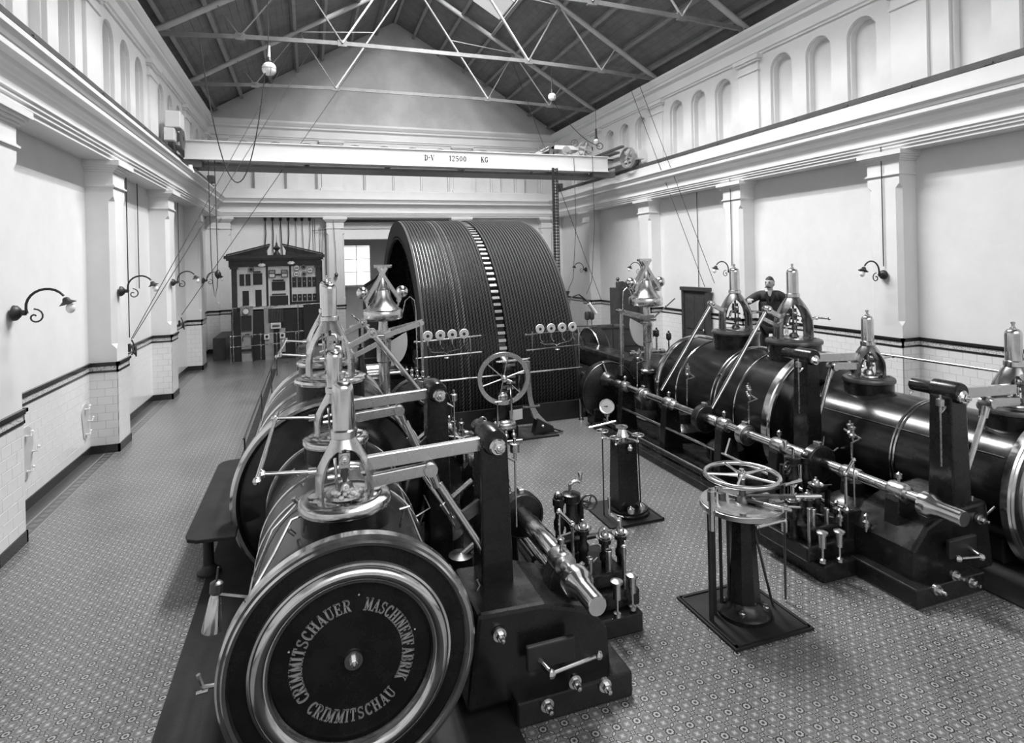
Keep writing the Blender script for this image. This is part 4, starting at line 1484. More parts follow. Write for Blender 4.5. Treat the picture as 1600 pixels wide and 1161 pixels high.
    part('end_spindle', B().lathe([(0, -.04), (.062, -.04), (.068, -.03), (.068, .15), (.075, .16), (.078, .19), (.105, .22), (.11, .25), (.11, .30), (.06, .32)], (LU + .0, 3.42, LZ - .02), (0, 1, 0), 24), 'polished_steel', ls, label='thick stepped spindle end')
    for y, L in ((4.45, .20), (5.18, .3), (6.0, .16), (6.62, .26), (7.5, .16), (8.3, .22), (9.1, .2)):
        part('collar', B().lathe([(0, -L / 2), (.06, -L / 2), (.068, -L / 2 + .02), (.068, L / 2 - .02), (.06, L / 2), (0, L / 2)], (LU, y, LZ), (0, 1, 0), 20), 'satin_steel', ls)
    if not mir:
        part('sleeve', B().lathe([(.05, 0), (.075, 0), (.08, .01), (.08, .62), (.07, .64), (.07, .9), (.05, .9)], (LU, 3.98, LZ), (0, 1, 0), 28), 'polished_steel', ls, label='thick polished sleeve')
    for y, er in ((4.85, .195), (5.95, .13), (6.75, .19), (8.3, .12)):
        big = er > .15
        e = part('eccentric', B().lathe([(0, -.06), (er - .025, -.06), (er, -.045), (er, .045), (er - .025, .06), (0, .06)], (LU + .01, y, LZ - .02), (0, 1, 0), 32), 'black_paint' if big else 'brass', ls, label='black round eccentric strap' if big else 'small bright eccentric')
        part('strap_edge', B().torus((LU + .01, y - .05, LZ - .02), (0, 1, 0), er - .015, .006, 32, 6), 'dark_steel', e)
        part('strap_lug', B().cbox((LU + .01, y, LZ - .02 + er + .01), (.05, .08, .05)), 'satin_steel', e, smooth=False, bev=.008)
    for y in (3.95, 5.4, 6.35, 7.6, 8.9):
        b = part('bearing', B().prism([(LU - .20, .0), (LU + .16, .0), (LU + .10, LZ - .06), (LU + .07, LZ + .02), (LU - .07, LZ + .02), (LU - .12, LZ - .06)], 'y', y - .07, y + .07), 'black_paint', ls, smooth=False, bev=.012)
        part('bearing_cap', B().lathe([(.045, -.09), (.082, -.08), (.09, -.06), (.09, .06), (.082, .08), (.045, .09)], (LU, y, LZ), (0, 1, 0), 20), 'brass', b)
        part('cap_oiler', B().lathe([(0, 0), (.012, 0), (.012, .03), (.028, .04), (.028, .08), (.01, .09), (0, .1)], (LU, y, LZ + .085), n=10), 'brass', b)
    # lower parallel governor rod
    lr = thing('governor_rod', 'thin lower polished rod parallel to the lay shaft of the %s engine' % SD, 'rod', E(LU + .1, 6, .45))
    part('rod', B().cyl((LU + .10, 4.1, .46), (LU + .10, 9.0, .46), .02, n=10), 'polished_steel', lr)
    part('lever', B().bar((LU + .10, 4.4, .46), (LU + .22, 4.38, .30), .022, .022).bar((LU + .10, 6.2, .46), (LU + .02, 6.2, .66), .03, .05), 'polished_steel', lr, smooth=False)
    part('pipe', B().cyl((LU + .26, 5.2, .18), (LU + .26, 9.2, .18), .028, n=10), 'dark_steel', lr, label='dark lower pipe')
    for y in (5.25, 6.5, 7.7, 8.9):
        part('stay', B().cyl((LU + .10, y, .018), (LU + .10, y, .45), .014, n=8).cyl((LU + .26, y, .005), (LU + .26, y, .16), .014, n=8), 'dark_steel', lr)

    # ---------------- bed of the valve gear along the inner side
    vb = thing('valve_gear_bed', 'low black cast iron bed with stepped corners under the lay shaft of the %s engine' % SD, 'machine bed', E(1.4, 6, 0))
    ext = 2.28 if not mir else 2.22
    part('plinth', B().box(1.0, 1.84, 3.55, 4.2, 0, .17), 'black_paint', vb, smooth=False, bev=.015)
    part('plinth', B().box(.98, ext, 4.13, 5.1, 0, .16), 'black_paint', vb, smooth=False, bev=.015)
    part('plinth', B().box(.98, 1.9, 5.1, 9.4, 0, .10), 'black_paint', vb, smooth=False, bev=.015)
    part('casing', B().prism([(.70, .1), (1.74, .1), (1.72, .42), (1.55, .60), (1.25, .70), (.78, .72)], 'y', 3.66, 4.3), 'black_paint', vb, smooth=False, bev=.03)
    for y in (4.9, 5.9, 7.0, 8.0):
        part('exhaust_valve_box', B().lathe([(0, 0), (.24, 0), (.26, .03), (.26, .16), (.20, .22), (.12, .26), (.11, .40), (0, .42)], (.98, y, .1), n=24), 'black_paint', vb)
        part('valve_link', B().tube([(1.0, y, .5), (1.18, y, .62), (LU - .15, y, LZ - .06)], .028, 8), 'satin_steel', vb)
    for (x, y, z) in ((.92, 3.63, .58), (1.40, 3.53, .22), (1.62, 3.53, .14), (1.2, 3.53, .12)):
        mb = B()
        nut(mb, (x, y + .02, z), (0, -1, 0), .03, .05)
        mb.lathe([(0, -.005), (.045, -.005), (.045, .02), (0, .02)], (x, y + .02, z), (0, -1, 0), 16)
        part('bolt', mb, 'satin_steel', vb)
    part('crank_rod', B().cyl((1.12, 3.75, .42), (1.20, 3.45, .38), .022, n=10).cyl((1.20, 3.45, .38), (1.52, 3.42, .44), .012, n=8).sphere((1.20, 3.45, .38), .03, 8).sphere((1.52, 3.42, .44), .028, 8), 'polished_steel', vb, label='bent polished crank rod at the front')
    part('cover_plate', B().box(1.08, 1.42, 3.56, 3.60, .34, .5), 'black_iron', vb, smooth=False, bev=.01)
    # round hooded gear case at the far end
    gh = thing('gear_case', 'round black gear case with a thin rim behind the lay shaft of the %s engine' % SD, 'gear case', E(LU - .1, 9.6, 0))
    part('case', B().lathe([(0, -.10), (.50, -.10), (.54, -.07), (.54, .07), (.50, .10), (0, .10)], (LU - .05, 9.65, .58), (0, 1, 0), 48), 'black_paint', gh)
    part('rim', B().torus((LU - .05, 9.56, .58), (0, 1, 0), .53, .010, 64, 6), 'dark_steel', gh)
    part('hub', B().lathe([(0, -.1), (.09, -.1), (.11, -.06), (.13, .0), (.15, .04), (0, .04)], (LU, 9.5, LZ - .0), (0, 1, 0), 24), 'dark_steel', gh)
    part('pedestal', B().box(LU - .4, LU + .3, 9.5, 9.8, 0, .3), 'black_paint', gh, smooth=False, bev=.02)
    part('handle', B().cyl((LU + .0, 9.5, LZ + .05), (LU + .10, 9.5, LZ + .32), .016, n=8).sphere((LU + .10, 9.5, LZ + .33), .025, 8), 'polished_steel', gh)
    # pillars of small oil cups on brackets along the large cylinder
    for i, (u, y, z, n) in enumerate(((1.22, 6.1, 1.15, 3), (1.22, 7.4, 1.2, 3), (1.22, 4.6, 1.06, 2), (1.28, 8.7, 1.25, 4))):
        t = thing('sight_oiler', '%s of brass sight oilers, %s on the %s engine' % (['row', 'row', 'pair', 'cluster'][i], ['second from the front', 'third from the front', 'the nearest one', 'the furthest one'][i], SD), 'oiler', E(u, y, LZ))
        part('pipe', B().tube([(u + .1, y, LZ), (u + .1, y, z - .02), (u - .05, y + .02, z), (u - .12, y + .28, z + .02)], .012, 6), 'brass', t)
        for k in range(n):
            q = Vector((u + .08 - .065 * k, y + .09 * k, z))
            part('cup', B().lathe([(0, 0), (.012, 0), (.012, .03), (.032, .04), (.034, .06), (.02, .075), (.02, .11), (.03, .12), (.03, .14), (.01, .15), (.01, .18), (0, .18)], q, n=10), 'brass', t)
    # governor
    gu, gy = .86, 9.22
    O = Vector((gu, gy, 0))
    g = thing('governor', 'tall polished centrifugal governor with two steel balls above the %s engine' % SD, 'governor', E(gu, gy, .42))
    part('pedestal', B().lathe([(.22, .3), (.20, .5), (.13, .62), (.12, .85), (.125, .90), (.16, .92), (.16, .95)], O, n=24), 'black_paint', g)
    part('column', B().lathe([(0, .95), (.12, .95), (.12, .98), (.088, 1.0), (.088, 1.48), (.11, 1.50), (.11, 1.76), (.12, 1.78), (.12, 1.83), (.09, 1.84), (.07, 2.1), (.07, 2.14), (0, 2.14)], O, n=28), 'satin_steel', g, label='polished steel column')
    bell = part('bell', B().lathe([(0, 2.115), (.10, 2.115), (.23, 2.13), (.29, 2.155), (.30, 2.17), (.30, 2.275), (.285, 2.295), (.24, 2.33), (.17, 2.41), (.13, 2.49), (.115, 2.56), (.105, 2.60), (.11, 2.61), (.085, 2.65), (.065, 2.76), (.045, 2.86), (0, 2.86)], O, n=40), 'satin_steel', g, label='bell shaped polished weight')
    part('bell_ring', B().torus(O + Vector((0, 0, 2.60)), (0, 0, 1), .105, .008, 32, 6), 'polished_steel', bell)
    part('bell_edge', B().torus(O + Vector((0, 0, 2.29)), (0, 0, 1), .288, .008, 40, 6), 'polished_steel', bell)
    part('cap', B().cbox(O + Vector((0, 0, 2.96)), (.24, .07, .05)), 'polished_steel', g, smooth=False, bev=.006)
    part('cap_pin', B().cyl(O + Vector((-.13, 0, 2.96)), O + Vector((.15, 0, 2.96)), .022, n=8), 'polished_steel', g)
    part('spindle', B().cyl(O + Vector((0, 0, 2.8)), O + Vector((0, 0, 2.96)), .038, n=12), 'polished_steel', g)
    for sg in (-1, 1):
        bx = sg * .30
        part('arm', B().bar(O + Vector((-sg * .06, -.05, 2.94)), O + Vector((sg * .26, -.07, 2.43)), .034, .05), 'satin_steel', g, smooth=False)
        part('arm', B().bar(O + Vector((-sg * .06, .05, 2.94)), O + Vector((sg * .26, .07, 2.43)), .034, .05), 'satin_steel', g, smooth=False)
        part('ball', B().sphere(O + Vector((bx, 0, 2.56)), .096, 24), 'polished_steel', g, label='polished steel ball')
        part('ball_pin', B().cyl(O + Vector((sg * .24, -.08, 2.42)), O + Vector((sg * .24, .08, 2.42)), .024, n=10).cyl(O + Vector((sg * .25, 0, 2.42)), O + Vector((bx, 0, 2.5)), .02, n=10).cyl(O + Vector((sg * .25, 0, 2.42)), O + Vector((sg * .22, 0, 2.29)), .016, n=8), 'satin_steel', g)
    part('yoke_block', B().cbox(O + Vector((0, -.04, 1.92)), (.2, .14, .12)), 'satin_steel', g, smooth=False, bev=.006)
    part('yoke_pin', B().cyl(O + Vector((-.14, -.08, 1.90)), O + Vector((.14, -.08, 1.90)), .035, n=10), 'polished_steel', g)
    ex = .66
    lv = part('lever', B().bar(O + Vector((.0, -.12, 1.90)), O + Vector((ex - .06, -.10, 2.07)), .04, .075), 'satin_steel', g, smooth=False, label='long pale lever')
    part('lever_twin', B().bar(O + Vector((.02, .04, 1.96)), O + Vector((ex - .06, -.06, 2.10)), .03, .04), 'satin_steel', lv, smooth=False)
    part('lever_pin', B().cyl(O + Vector((ex - .09, -.17, 2.07)), O + Vector((ex - .09, .02, 2.07)), .034, n=12), 'polished_steel', lv)
    part('pull_rod', B().cyl(O + Vector((ex - .09, -.1, 2.07)), O + Vector((ex - .07, -.1, 1.12)), .022, n=10), 'polished_steel', g)
    part('rod_socket', B().cyl(O + Vector((ex - .07, -.1, 1.12)), O + Vector((ex - .07, -.1, .95)), .035, n=10), 'polished_steel', g)
    part('quadrant', B().prism([(gu + .10, 1.80)] + [(gu + .10 + .26 * math.cos(math.radians(a)), 1.80 + .38 * math.sin(math.radians(a))) for a in range(-90, 21, 10)], 'y', gy - .05, gy - .03), 'white_enamel', g, smooth=False, label='white quadrant plate')
    part('stay_rod', B().cyl(O + Vector((-.10, -.05, 1.90)), O + Vector((-.48, -.2, 2.26)), .012, n=8).sphere(O + Vector((-.33, -.14, 2.12)), .02, 8), 'polished_steel', g)
    part('side_shaft', B().cyl(O + Vector((-.34, 0, 1.30)), O + Vector((.36, 0, 1.30)), .024, n=10).lathe([(0, 0), (.055, 0), (.055, .08), (0, .08)], O + Vector((.26, 0, 1.30)), (1, 0, 0), 14).lathe([(0, 0), (.045, 0), (.045, .08), (0, .08)], O + Vector((-.36, 0, 1.30)), (1, 0, 0), 14), 'satin_steel', g)
    part('bent_pipe', B().tube([O + Vector((ex - .15, -.05, 1.0)), O + Vector((ex - .16, -.05, 2.25)), O + Vector((ex - .18, -.05, 2.42)), O + Vector((ex - .25, -.05, 2.48)), O + Vector((ex - .32, -.05, 2.42)), O + Vector((ex - .37, -.05, 2.22))], .009, 6), 'brass', g)
    return E


EL = engine('left')
ER = engine('right')

# ================================================================== OVERHEAD CRANE
cr = thing('overhead_crane', 'white travelling girder crane spanning the hall, lettered D-V 12500 KG', 'crane', (XC, 17, 5.8))
GZ0, GZ1 = 5.83, 6.28
part('girder', MB().box(-2.98, 9.20, 16.95, 17.25, GZ0, GZ1), 'crane_paint', cr, smooth=False, label='white near girder with black lettering')
part('top_flange', MB().box(-3.0, 9.22, 16.90, 17.30, GZ1, GZ1 + .025), 'crane_paint', cr, smooth=False)
part('bottom_flange', MB().box(-3.0, 9.22, 16.90, 17.30, GZ0 - .025, GZ0), 'crane_paint', cr, smooth=False)
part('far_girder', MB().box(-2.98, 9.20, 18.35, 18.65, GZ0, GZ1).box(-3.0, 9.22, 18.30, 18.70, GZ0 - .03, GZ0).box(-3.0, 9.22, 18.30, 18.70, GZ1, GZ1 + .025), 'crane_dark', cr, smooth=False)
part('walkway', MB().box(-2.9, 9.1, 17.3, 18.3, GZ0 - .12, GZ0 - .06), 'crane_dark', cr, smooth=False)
mb = MB()
for k in range(46):
    mb.sphere((-2.93, 16.945, GZ0 + .03 + (k % 9) * .05), .010, 6, (1, .5, 1)) if k < 9 else None
rv = part('rivets', mb, 'crane_paint', cr, stuff=True)
for x in (-2.3, 0, 2.3, 4.6, 6.9):
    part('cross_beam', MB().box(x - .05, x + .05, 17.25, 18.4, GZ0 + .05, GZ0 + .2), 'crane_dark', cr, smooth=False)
# lettering
xcur = {'D-V': 3.215, '12500': 3.945, 'KG': 4.925}
for txt, x0 in xcur.items():
    LB = MB()
    x = x0
    Hh = .165
    for ch in txt:
        w = draw_glyph(LB, ch, lambda a, b, d, x=x: Vector((x + a, 16.949 - (.006 if d else 0), 5.985 + b)), Hh, 1)
        x += w + .014
    part('lettering', LB, 'letter_black', cr, smooth=False, label='black letters reading %s' % {'KG': 'KG', 'D-V': 'D-V', '12500': '12500'}[txt], stuff=True)
for sx, x in ((-1, XL + .28), (1, XR - .28)):
    part('end_carriage', MB().box(x - .10, x + .12, 16.1, 19.3, 6.12, 6.42), 'crane_paint', cr, smooth=False, bev=.01)
    for y in (16.5, 18.9):
        w = part('travel_wheel', MB().lathe([(.05, -.06), (.20, -.06), (.20, -.05), (.17, -.04), (.17, .04), (.20, .05), (.20, .06), (.05, .06)], (x, y, 6.12), (1, 0, 0), 28, closed=True), 'crane_dark', cr)
        part('axle', MB().cyl((x - .11, y, 6.12), (x + .20, y, 6.12), .05, n=12), 'satin_steel', w)
part('wheel_box', MB().box(-3.27, -2.93, 16.2, 16.7, 6.46, 6.86), 'crane_paint', cr, smooth=False, bev=.02, label='white square box over the left wheels')
part('wheel_gear', MB().lathe([(.06, -.02), (.26, -.02), (.28, -.01), (.28, .01), (.26, .02), (.06, .02)], (-2.96, 16.6, 6.25), (1, 0, 0), 32, closed=True), 'crane_dark', cr)
part('lamp_bell', MB().lathe([(.05, .2), (.06, .12), (.11, 0), (.10, 0), (.04, .12)], (-2.85, 16.9, 5.45), n=16), 'white_enamel', cr)
part('bracket', MB().box(-3.05, -2.6, 17.0, 17.3, 5.62, 5.80), 'crane_dark', cr, smooth=False, bev=.01)
part('bracket', MB().box(8.7, 9.5, 17.0, 17.3, 5.66, 5.80), 'crane_dark', cr, smooth=False, bev=.01)


def spoked(mb, c, ax, R, n=6, rim=.03, spoke=.012, hub=.05, m=8, seg=32, flat=None):
    c = Vector(c)
    axv, a, b = basis(ax)
    if flat:
        mb.lathe([(R - flat, -rim), (R - flat, rim), (R, rim), (R, -rim)], c, axv, seg, closed=True)
    else:
        mb.torus(c, axv, R - rim, rim, seg, m)
    mb.lathe([(0, -hub), (hub, -hub), (hub, hub), (0, hub)], c, axv, 16)
    for k in range(n):
        t = 2 * PI * k / n + .3
        d = a * math.cos(t) + b * math.sin(t)
        mb.cyl(c + d * hub * .6, c + d * (R - rim), spoke, n=8)
    return mb


# chain wheel at the right end (turns the travel shaft)
part('chain_wheel', spoked(MB(), (9.62, 16.40, 6.20), (1, .12, 0), .33, 5, .06, .022, .06, flat=.03), 'crane_grey', cr, label='spoked chain wheel at the right end')
part('travel_shaft', MB().cyl((-3.1, 17.75, 6.36), (9.85, 17.75, 6.36), .03, n=10), 'crane_dark', cr)
part('gallery_strip', MB().box(9.25, 9.45, 16.6, 19.9, 6.36, 6.42).box(9.5, 9.62, 16.6, 20.6, 6.56, 6.62), 'crane_dark', cr, smooth=False)
# trolley
tr = thing('crane_trolley', 'small white winch trolley with spoked wheels on top of the crane girder', 'trolley', (8.1, 17.1, 6.31))
part('frame', MB().box(7.25, 8.7, 17.0, 17.1, 6.50, 6.62).box(7.25, 8.7, 18.4, 18.5, 6.50, 6.62).box(7.25, 7.35, 17.0, 18.5, 6.50, 6.62).box(8.6, 8.7, 17.0, 18.5, 6.50, 6.62), 'crane_paint', tr, smooth=False)
for x in (7.75, 8.5):
    part('wheel', MB().lathe([(0, -.04), (.14, -.04), (.14, .04), (0, .04)], (x, 16.98, 6.45), (0, 1, 0), 24).lathe([(0, -.05), (.07, -.05), (.07, 0), (0, 0)], (x, 16.96, 6.45), (0, 1, 0), 20), 'crane_grey', tr)
part('gear_wheel', spoked(MB(), (8.38, 16.93, 6.50), (0, 1, 0), .25, 4, .016, .03, .05), 'crane_grey', tr, label='large spoked gear wheel')
part('small_wheel', spoked(MB(), (8.05, 17.0, 6.72), (.5, 1, 0), .12, 4, .016, .012, .03, seg=24), 'crane_dark', tr)
part('drum', MB().cyl((7.5, 17.3, 6.58), (7.5, 18.2, 6.58), .16, n=24), 'crane_dark', tr)
part('winch_post', MB().box(7.2, 7.3, 17.0, 17.08, 6.3, 6.66).bar((6.95, 17.02, 6.4), (7.5, 17.02, 6.72), .05, .06), 'crane_dark', tr, smooth=False)
part('chain_guide', MB().torus((8.95, 17.0, 6.65), (.3, 1, 0), .10, .015, 20, 6).torus((6.95, 17.05, 6.5), (.3, 1, 0), .10, .014, 20, 6), 'crane_dark', tr)
# flat hoist chain and bottom block
hc = thing('hoist_chain', 'thick black flat link hoist chain hanging from the crane trolley beside the flywheel', 'chain', (7.27, 16.8, 2.0))
lm = mesh_from(MB().box(-.105, -.025, -.02, .02, -.045, .045).box(.025, .045, -.02, .02, -.045, .045).box(.075, .095, -.02, .02, -.045, .045).cyl((-.11, 0, .0), (.10, 0, .0), .016, n=6), Vector((0, 0, 0)), 'link', 'black_iron', smooth=False)
for k in range(41):
    instance('link', lm, (0, 0, .04 + k * .0945), hc)
hb = thing('hook_block', 'black wedge shaped bottom block hanging on the flat hoist chain', 'hook block', (7.35, 16.8, 1.2))
part('cheek', MB().prism([(7.08, 2.02), (7.66, 2.02), (7.60, 1.9), (7.44, 1.25), (7.30, 1.05), (7.22, 1.05)], 'y', 16.72, 16.88), 'black_iron', hb, smooth=False, bev=.01)
part('crosshead', MB().box(7.12, 7.44, 16.74, 16.86, 2.02, 2.08), 'black_iron', hb, smooth=False)
part('hook', MB().torus((7.27, 16.8, .9), (0, 1, 0), .12, .03, 20, 8, -2.2, 2.4), 'black_iron', hb)


def rope(name, label, pts, r, cat='rope', m='rope_cord', group=None):
    return single(name, MB().tube(pts, r, 6), m, label, cat, group=group)


def sag(a, b, drop, n=16):
    a, b = Vector(a), Vector(b)
    return [a.lerp(b, i / n) - Vector((0, 0, drop * 4 * (i / n) * (1 - i / n))) for i in range(n + 1)]


# hand chains hanging from the crane
for x, y, z0, z1, lab in ((7.95, 16.85, 6.2, 2.0, 'thin hand chain just right of the thick hoist chain'), (8.6, 16.85, 6.3, 1.9, 'second thin hand chain right of the thick hoist chain')):
    rope('hand_chain', lab, [(x, y, z0), (x + .02, y, (z0 + z1) / 2), (x - .12, y, z1 + .4), (x - .32, y, z1 + .0)], .010, 'chain')
rope('hand_chain', 'endless hand chain hanging from the left end of the crane near the corner',
     [(-2.45, 17.0, 5.8), (-2.43, 17.0, 3.2), (-2.40, 17.0, 2.5), (-2.36, 17.0, 2.22), (-2.30, 17.0, 2.5), (-2.28, 17.0, 3.2), (-2.30, 17.0, 5.8)], .010, 'chain')
single('chain_weight', MB().lathe([(0, 0), (.03, .02), (.07, .08), (.08, .14), (.05, .2), (.02, .24), (0, .25)], (-2.28, 17.0, 2.7), n=14), 'black_iron', 'small dark pear shaped weight on the left hand chain', 'weight')

# stay ropes from wall cleats up to the trusses
for (a, b, lab, r) in (((-3.0, 11.95, 1.78), (-.10, 19.4, 10.3), 'thin hoisting rope rising from the near left cleat to the far truss', .007),
                  ((-3.0, 12.05, 1.78), (.35, 19.45, 10.1), 'second thin hoisting rope from the near left cleat, slightly lower slope', .007),
                  ((-3.0, 16.25, 1.86), (2.1, 19.4, 10.3), 'thin rope rising past the switchboard from the far left cleat', .008),
                  ((9.85, 12.6, 2.3), (9.6, 15.6, 8.3), 'thin rope running down the right wall behind the governor', .008),
                  ((9.85, 13.0, 2.2), (9.75, 16.3, 8.3), 'second thin rope running down the right wall behind the governor', .008),
                  ((9.4, 18.0, 1.6), (6.9, 19.4, 9.9), 'thin rope rising from the wall behind the hoist chain to the roof', .010)):
    rope('hoisting_rope', lab, [a, b], r)
for c, lab in (((-3.03, 12.0, 1.62), 'small iron rope cleat on the first left pilaster dado'), ((-3.03, 16.2, 1.66), 'small iron rope cleat on the second left pilaster')):
    t = thing('rope_cleat', lab, 'cleat', c)
    part('plate', MB().box(c[0] - .03, c[0], c[1] - .05, c[1] + .04, c[2] - .07, c[2] + .07), 'black_iron', t, smooth=False)
    part('horns', MB().tube([(c[0] + .02, c[1] - .02, c[2] - .13), (c[0] + .05, c[1], c[2] - .07), (c[0] + .05, c[1], c[2] + .07), (c[0] + .02, c[1], c[2] + .14)], .012, 6), 'black_iron', t)
    part('coiled_rope', MB().torus((c[0] + .06, c[1], c[2] - .05), (1, 0, .2), .07, .014, 20, 6).torus((c[0] + .08, c[1] + .02, c[2] - .07), (1, .2, 0), .085, .012, 20, 6), 'rope_cord', t)
# vertical conduits on the walls
for x, y, z0, z1, lab in ((-3.04, 12.0, 1.8, 4.9, 'thin dark rope hanging straight down the first left pilaster'), (-3.40, 14.2, 2.6, 4.9, 'thin conduit on the left wall in the second bay'), (-3.40, 18.2, 2.5, 4.9, 'thin conduit on the left wall in the third bay'),
                          (9.78, 7.82, 2.75, 4.95, 'thin conduit down the nearest right pilaster to its lamp'), (9.78, 11.84, 2.75, 4.95, 'thin conduit down the second right pilaster to its lamp'), (10.18, 13.7, 2.15, 4.95, 'thin conduit on the right wall above the cabinet door')):
    rope('conduit', lab, [(x, y, z0), (x, y, z1)], .009, 'conduit')


# ================================================================== ARC LAMPS
def arc_lamp(c, r, ztop, lab):
    t = thing('arc_lamp', lab, 'lamp', (c[0], c[1], c[2] - r))
    c = Vector(c)
    part('globe', MB().sphere(c, r, 28), 'opal_glass', t, label='white opal glass globe')
    part('net', MB().torus(c, (0, 0, 1), r + .003, .004, 28, 5).torus(c, (1, .3, 0), r + .003, .004, 28, 5).torus(c, (.3, 1, 0), r + .003, .004, 28, 5), 'dark_steel', t)
    part('gallery', MB().lathe([(.0, .0), (.055, 0), (.06, .03), (.045, .06), (.03, .12), (.0, .12)], c + Vector((0, 0, r * .93)), n=16), 'black_iron', t)
    part('housing', MB().cyl(c + Vector((0, 0, r + .08)), c + Vector((0, 0, r + .34)), .032, n=12), 'white_enamel' if r > .14 else 'black_iron', t)
    part('bottom_knob', MB().sphere(c - Vector((0, 0, r + .015)), .02, 8), 'dark_steel', t)
    part('suspension', MB().cyl(c + Vector((0, 0, r + .3)), (c.x, c.y, ztop), .008, n=6), 'rope_cord', t)


arc_lamp((-.72, 13.2, 7.12), .145, 9.9, 'white globe arc lamp hanging under the roof above the left aisle')
arc_lamp((7.1, 16.5, 7.98), .125, 9.6, 'white globe arc lamp hanging beside the truss at the right')
arc_lamp((9.45, 18.2, 7.05), .11, 8.4, 'small globe arc lamp hanging behind the crane trolley')
rope('lamp_cable', 'black cable hanging in a long U loop over the crane girder', sag((-2.0, 13.1, 7.6), (-.72, 13.15, 7.65), 2.9, 24), .011, 'cable')
rope('lamp_cable', 'thin black cable drooping from the right arc lamp to the crane', sag((7.1, 16.5, 7.9), (9.2, 17.5, 6.75), .25), .011, 'cable')


# ================================================================== WALL LAMPS
def wall_lamp(sg):
    t = thing('wall_lamp', 'x', 'wall lamp', (0, 0, 0), group='gooseneck lamps on the wall pilasters', local=True)
    T = lambda v: Vector((v.x * sg, v.y, v.z))
    B = lambda: MB(tf=T)
    part('rosette', B().lathe([(0, 0), (.085, 0), (.08, .03), (.05, .06), (.03, .07), (.03, .11), (0, .11)], (0, 0, 0), (1, 0, 0), 20), 'black_iron', t)
    pts = [(.10, 0, 0)] + [(.30 + .19 * math.cos(math.radians(a)), 0, .06 + .19 * math.sin(math.radians(a))) for a in range(200, 20, -15)]
    part('neck', B().tube(pts, .014, 8), 'black_iron', t)
    sp = [(.19 + (.012 + .075 * k / 16) * math.cos(math.radians(40 + k * 26)), 0, -.05 + (.012 + .075 * k / 16) * math.sin(math.radians(40 + k * 26))) for k in range(17)]
    part('scroll', B().tube(sp, .009, 6), 'black_iron', t)
    part('shade', B().lathe([(.015, .07), (.03, .06), (.04, .03), (.085, -.005), (.08, -.005), (.035, .02)], (.49, 0, .085), (-.35, 0, 1), 20), 'black_iron', t)
    part('bulb', B().sphere((.515, 0, .03), .045, 14, (1, 1, 1.25)), 'opal_glass', t)
    return t


lampL = wall_lamp(1)
lampR = wall_lamp(-1)
fl_, fr_ = True, True
for x, y, z, sg, lab in ((-3.02, 7.70, 2.56, 1, 'gooseneck wall lamp nearest the left edge of the picture'), (-3.02, 11.45, 2.64, 1, 'gooseneck wall lamp on the left pilaster behind the near ropes'),
                         (-3.02, 15.4, 2.68, 1, 'gooseneck wall lamp on the third left pilaster'), (-3.02, 19.45, 2.62, 1, 'furthest gooseneck wall lamp on the left beside the corner'),
                         (9.78, 7.82, 2.60, -1, 'gooseneck wall lamp on the nearest right pilaster'), (9.78, 11.84, 2.62, -1, 'gooseneck wall lamp above the fourth right bonnet'),
                         (9.78, 15.86, 2.62, -1, 'gooseneck wall lamp behind the right governor'), (9.78, 19.88, 2.62, -1, 'furthest gooseneck wall lamp on the right near the hoist chain')):
    if sg == 1:
        o = lampL if fl_ else copy_tree(lampL)
        fl_ = False
    else:
        o = lampR if fr_ else copy_tree(lampR)
        fr_ = False
    o.location = (x, y, z)
    o['label'] = lab

# ================================================================== SWITCHBOARD
BY = 20.8
bx = lambda px: -2.55 + (px - 353) * .0196
bz = lambda py: (562 - py) * .0208
sb = thing('switchboard', 'marble faced electrical switchboard in a dark wooden case with broken pediment', 'switchboard', (-1.05, BY, 0))


def bbox(px0, px1, py0, py1, y0, y1):
    return MB().box(bx(px0), bx(px1), y0, y1, bz(py1), bz(py0))


part('backing', bbox(361, 503, 410, 546, BY + .02, BY + .3), 'slate', sb, smooth=False)
part('cornice', bbox(351, 507, 400, 405, BY - .22, BY + .3).box(bx(354), bx(504), BY - .16, BY + .3, bz(408), bz(405)), 'dark_wood', sb, smooth=False)
part('frieze', bbox(357, 501, 408, 418, BY - .06, BY + .3), 'dark_wood', sb, smooth=False)
for a, b in ((361, 369), (492, 500)):
    c = part('column', bbox(a, b, 420, 545, BY - .10, BY + .1), 'dark_wood', sb, smooth=False, bev=.01)
    part('capital', MB().box(bx(a) - .04, bx(b) + .04, BY - .14, BY + .12, bz(421), bz(417)), 'dark_wood', c, smooth=False)
P1 = [(bx(354), bz(400)), (bx(354), bz(402.0)), (bx(420.5), bz(402.0)), (bx(415), bz(395)), (bx(420.5), bz(384))]
P2 = [(bx(504), bz(400)), (bx(504), bz(402.0)), (bx(440), bz(402.0)), (bx(447), bz(395)), (bx(440), bz(384))]
for pp, a, b in ((P1, (354, 399), (420.5, 383)), (P2, (505, 399), (440, 383))):
    o = part('pediment', MB().prism([(bx(a[0]), bz(400.5)), (bx(b[0]), bz(384.5)), (bx(b[0] + (-5 if a[0] < b[0] else 5)), bz(393)), (bx(b[0] + (-4 if a[0] < b[0] else 4)), bz(400.5))], 'y', BY - .05, BY + .1), 'dark_wood', sb, smooth=False)
    part('raking_moulding', MB().bar((bx(a[0]), BY - .06, bz(a[1])), (bx(b[0]), BY - .06, bz(b[1])), .16, .045), 'dark_wood', o, smooth=False)
part('finial', MB().lathe([(.12, 0), (.11, .08), (.06, .14), (.05, .2), (.10, .24), (.11, .28), (.06, .33), (.03, .38), (.035, .42), (.012, .46), (.004, .72), (0, .72)], (bx(430.7), BY, bz(402)), n=16), 'dark_wood', sb, label='turned spire finial')
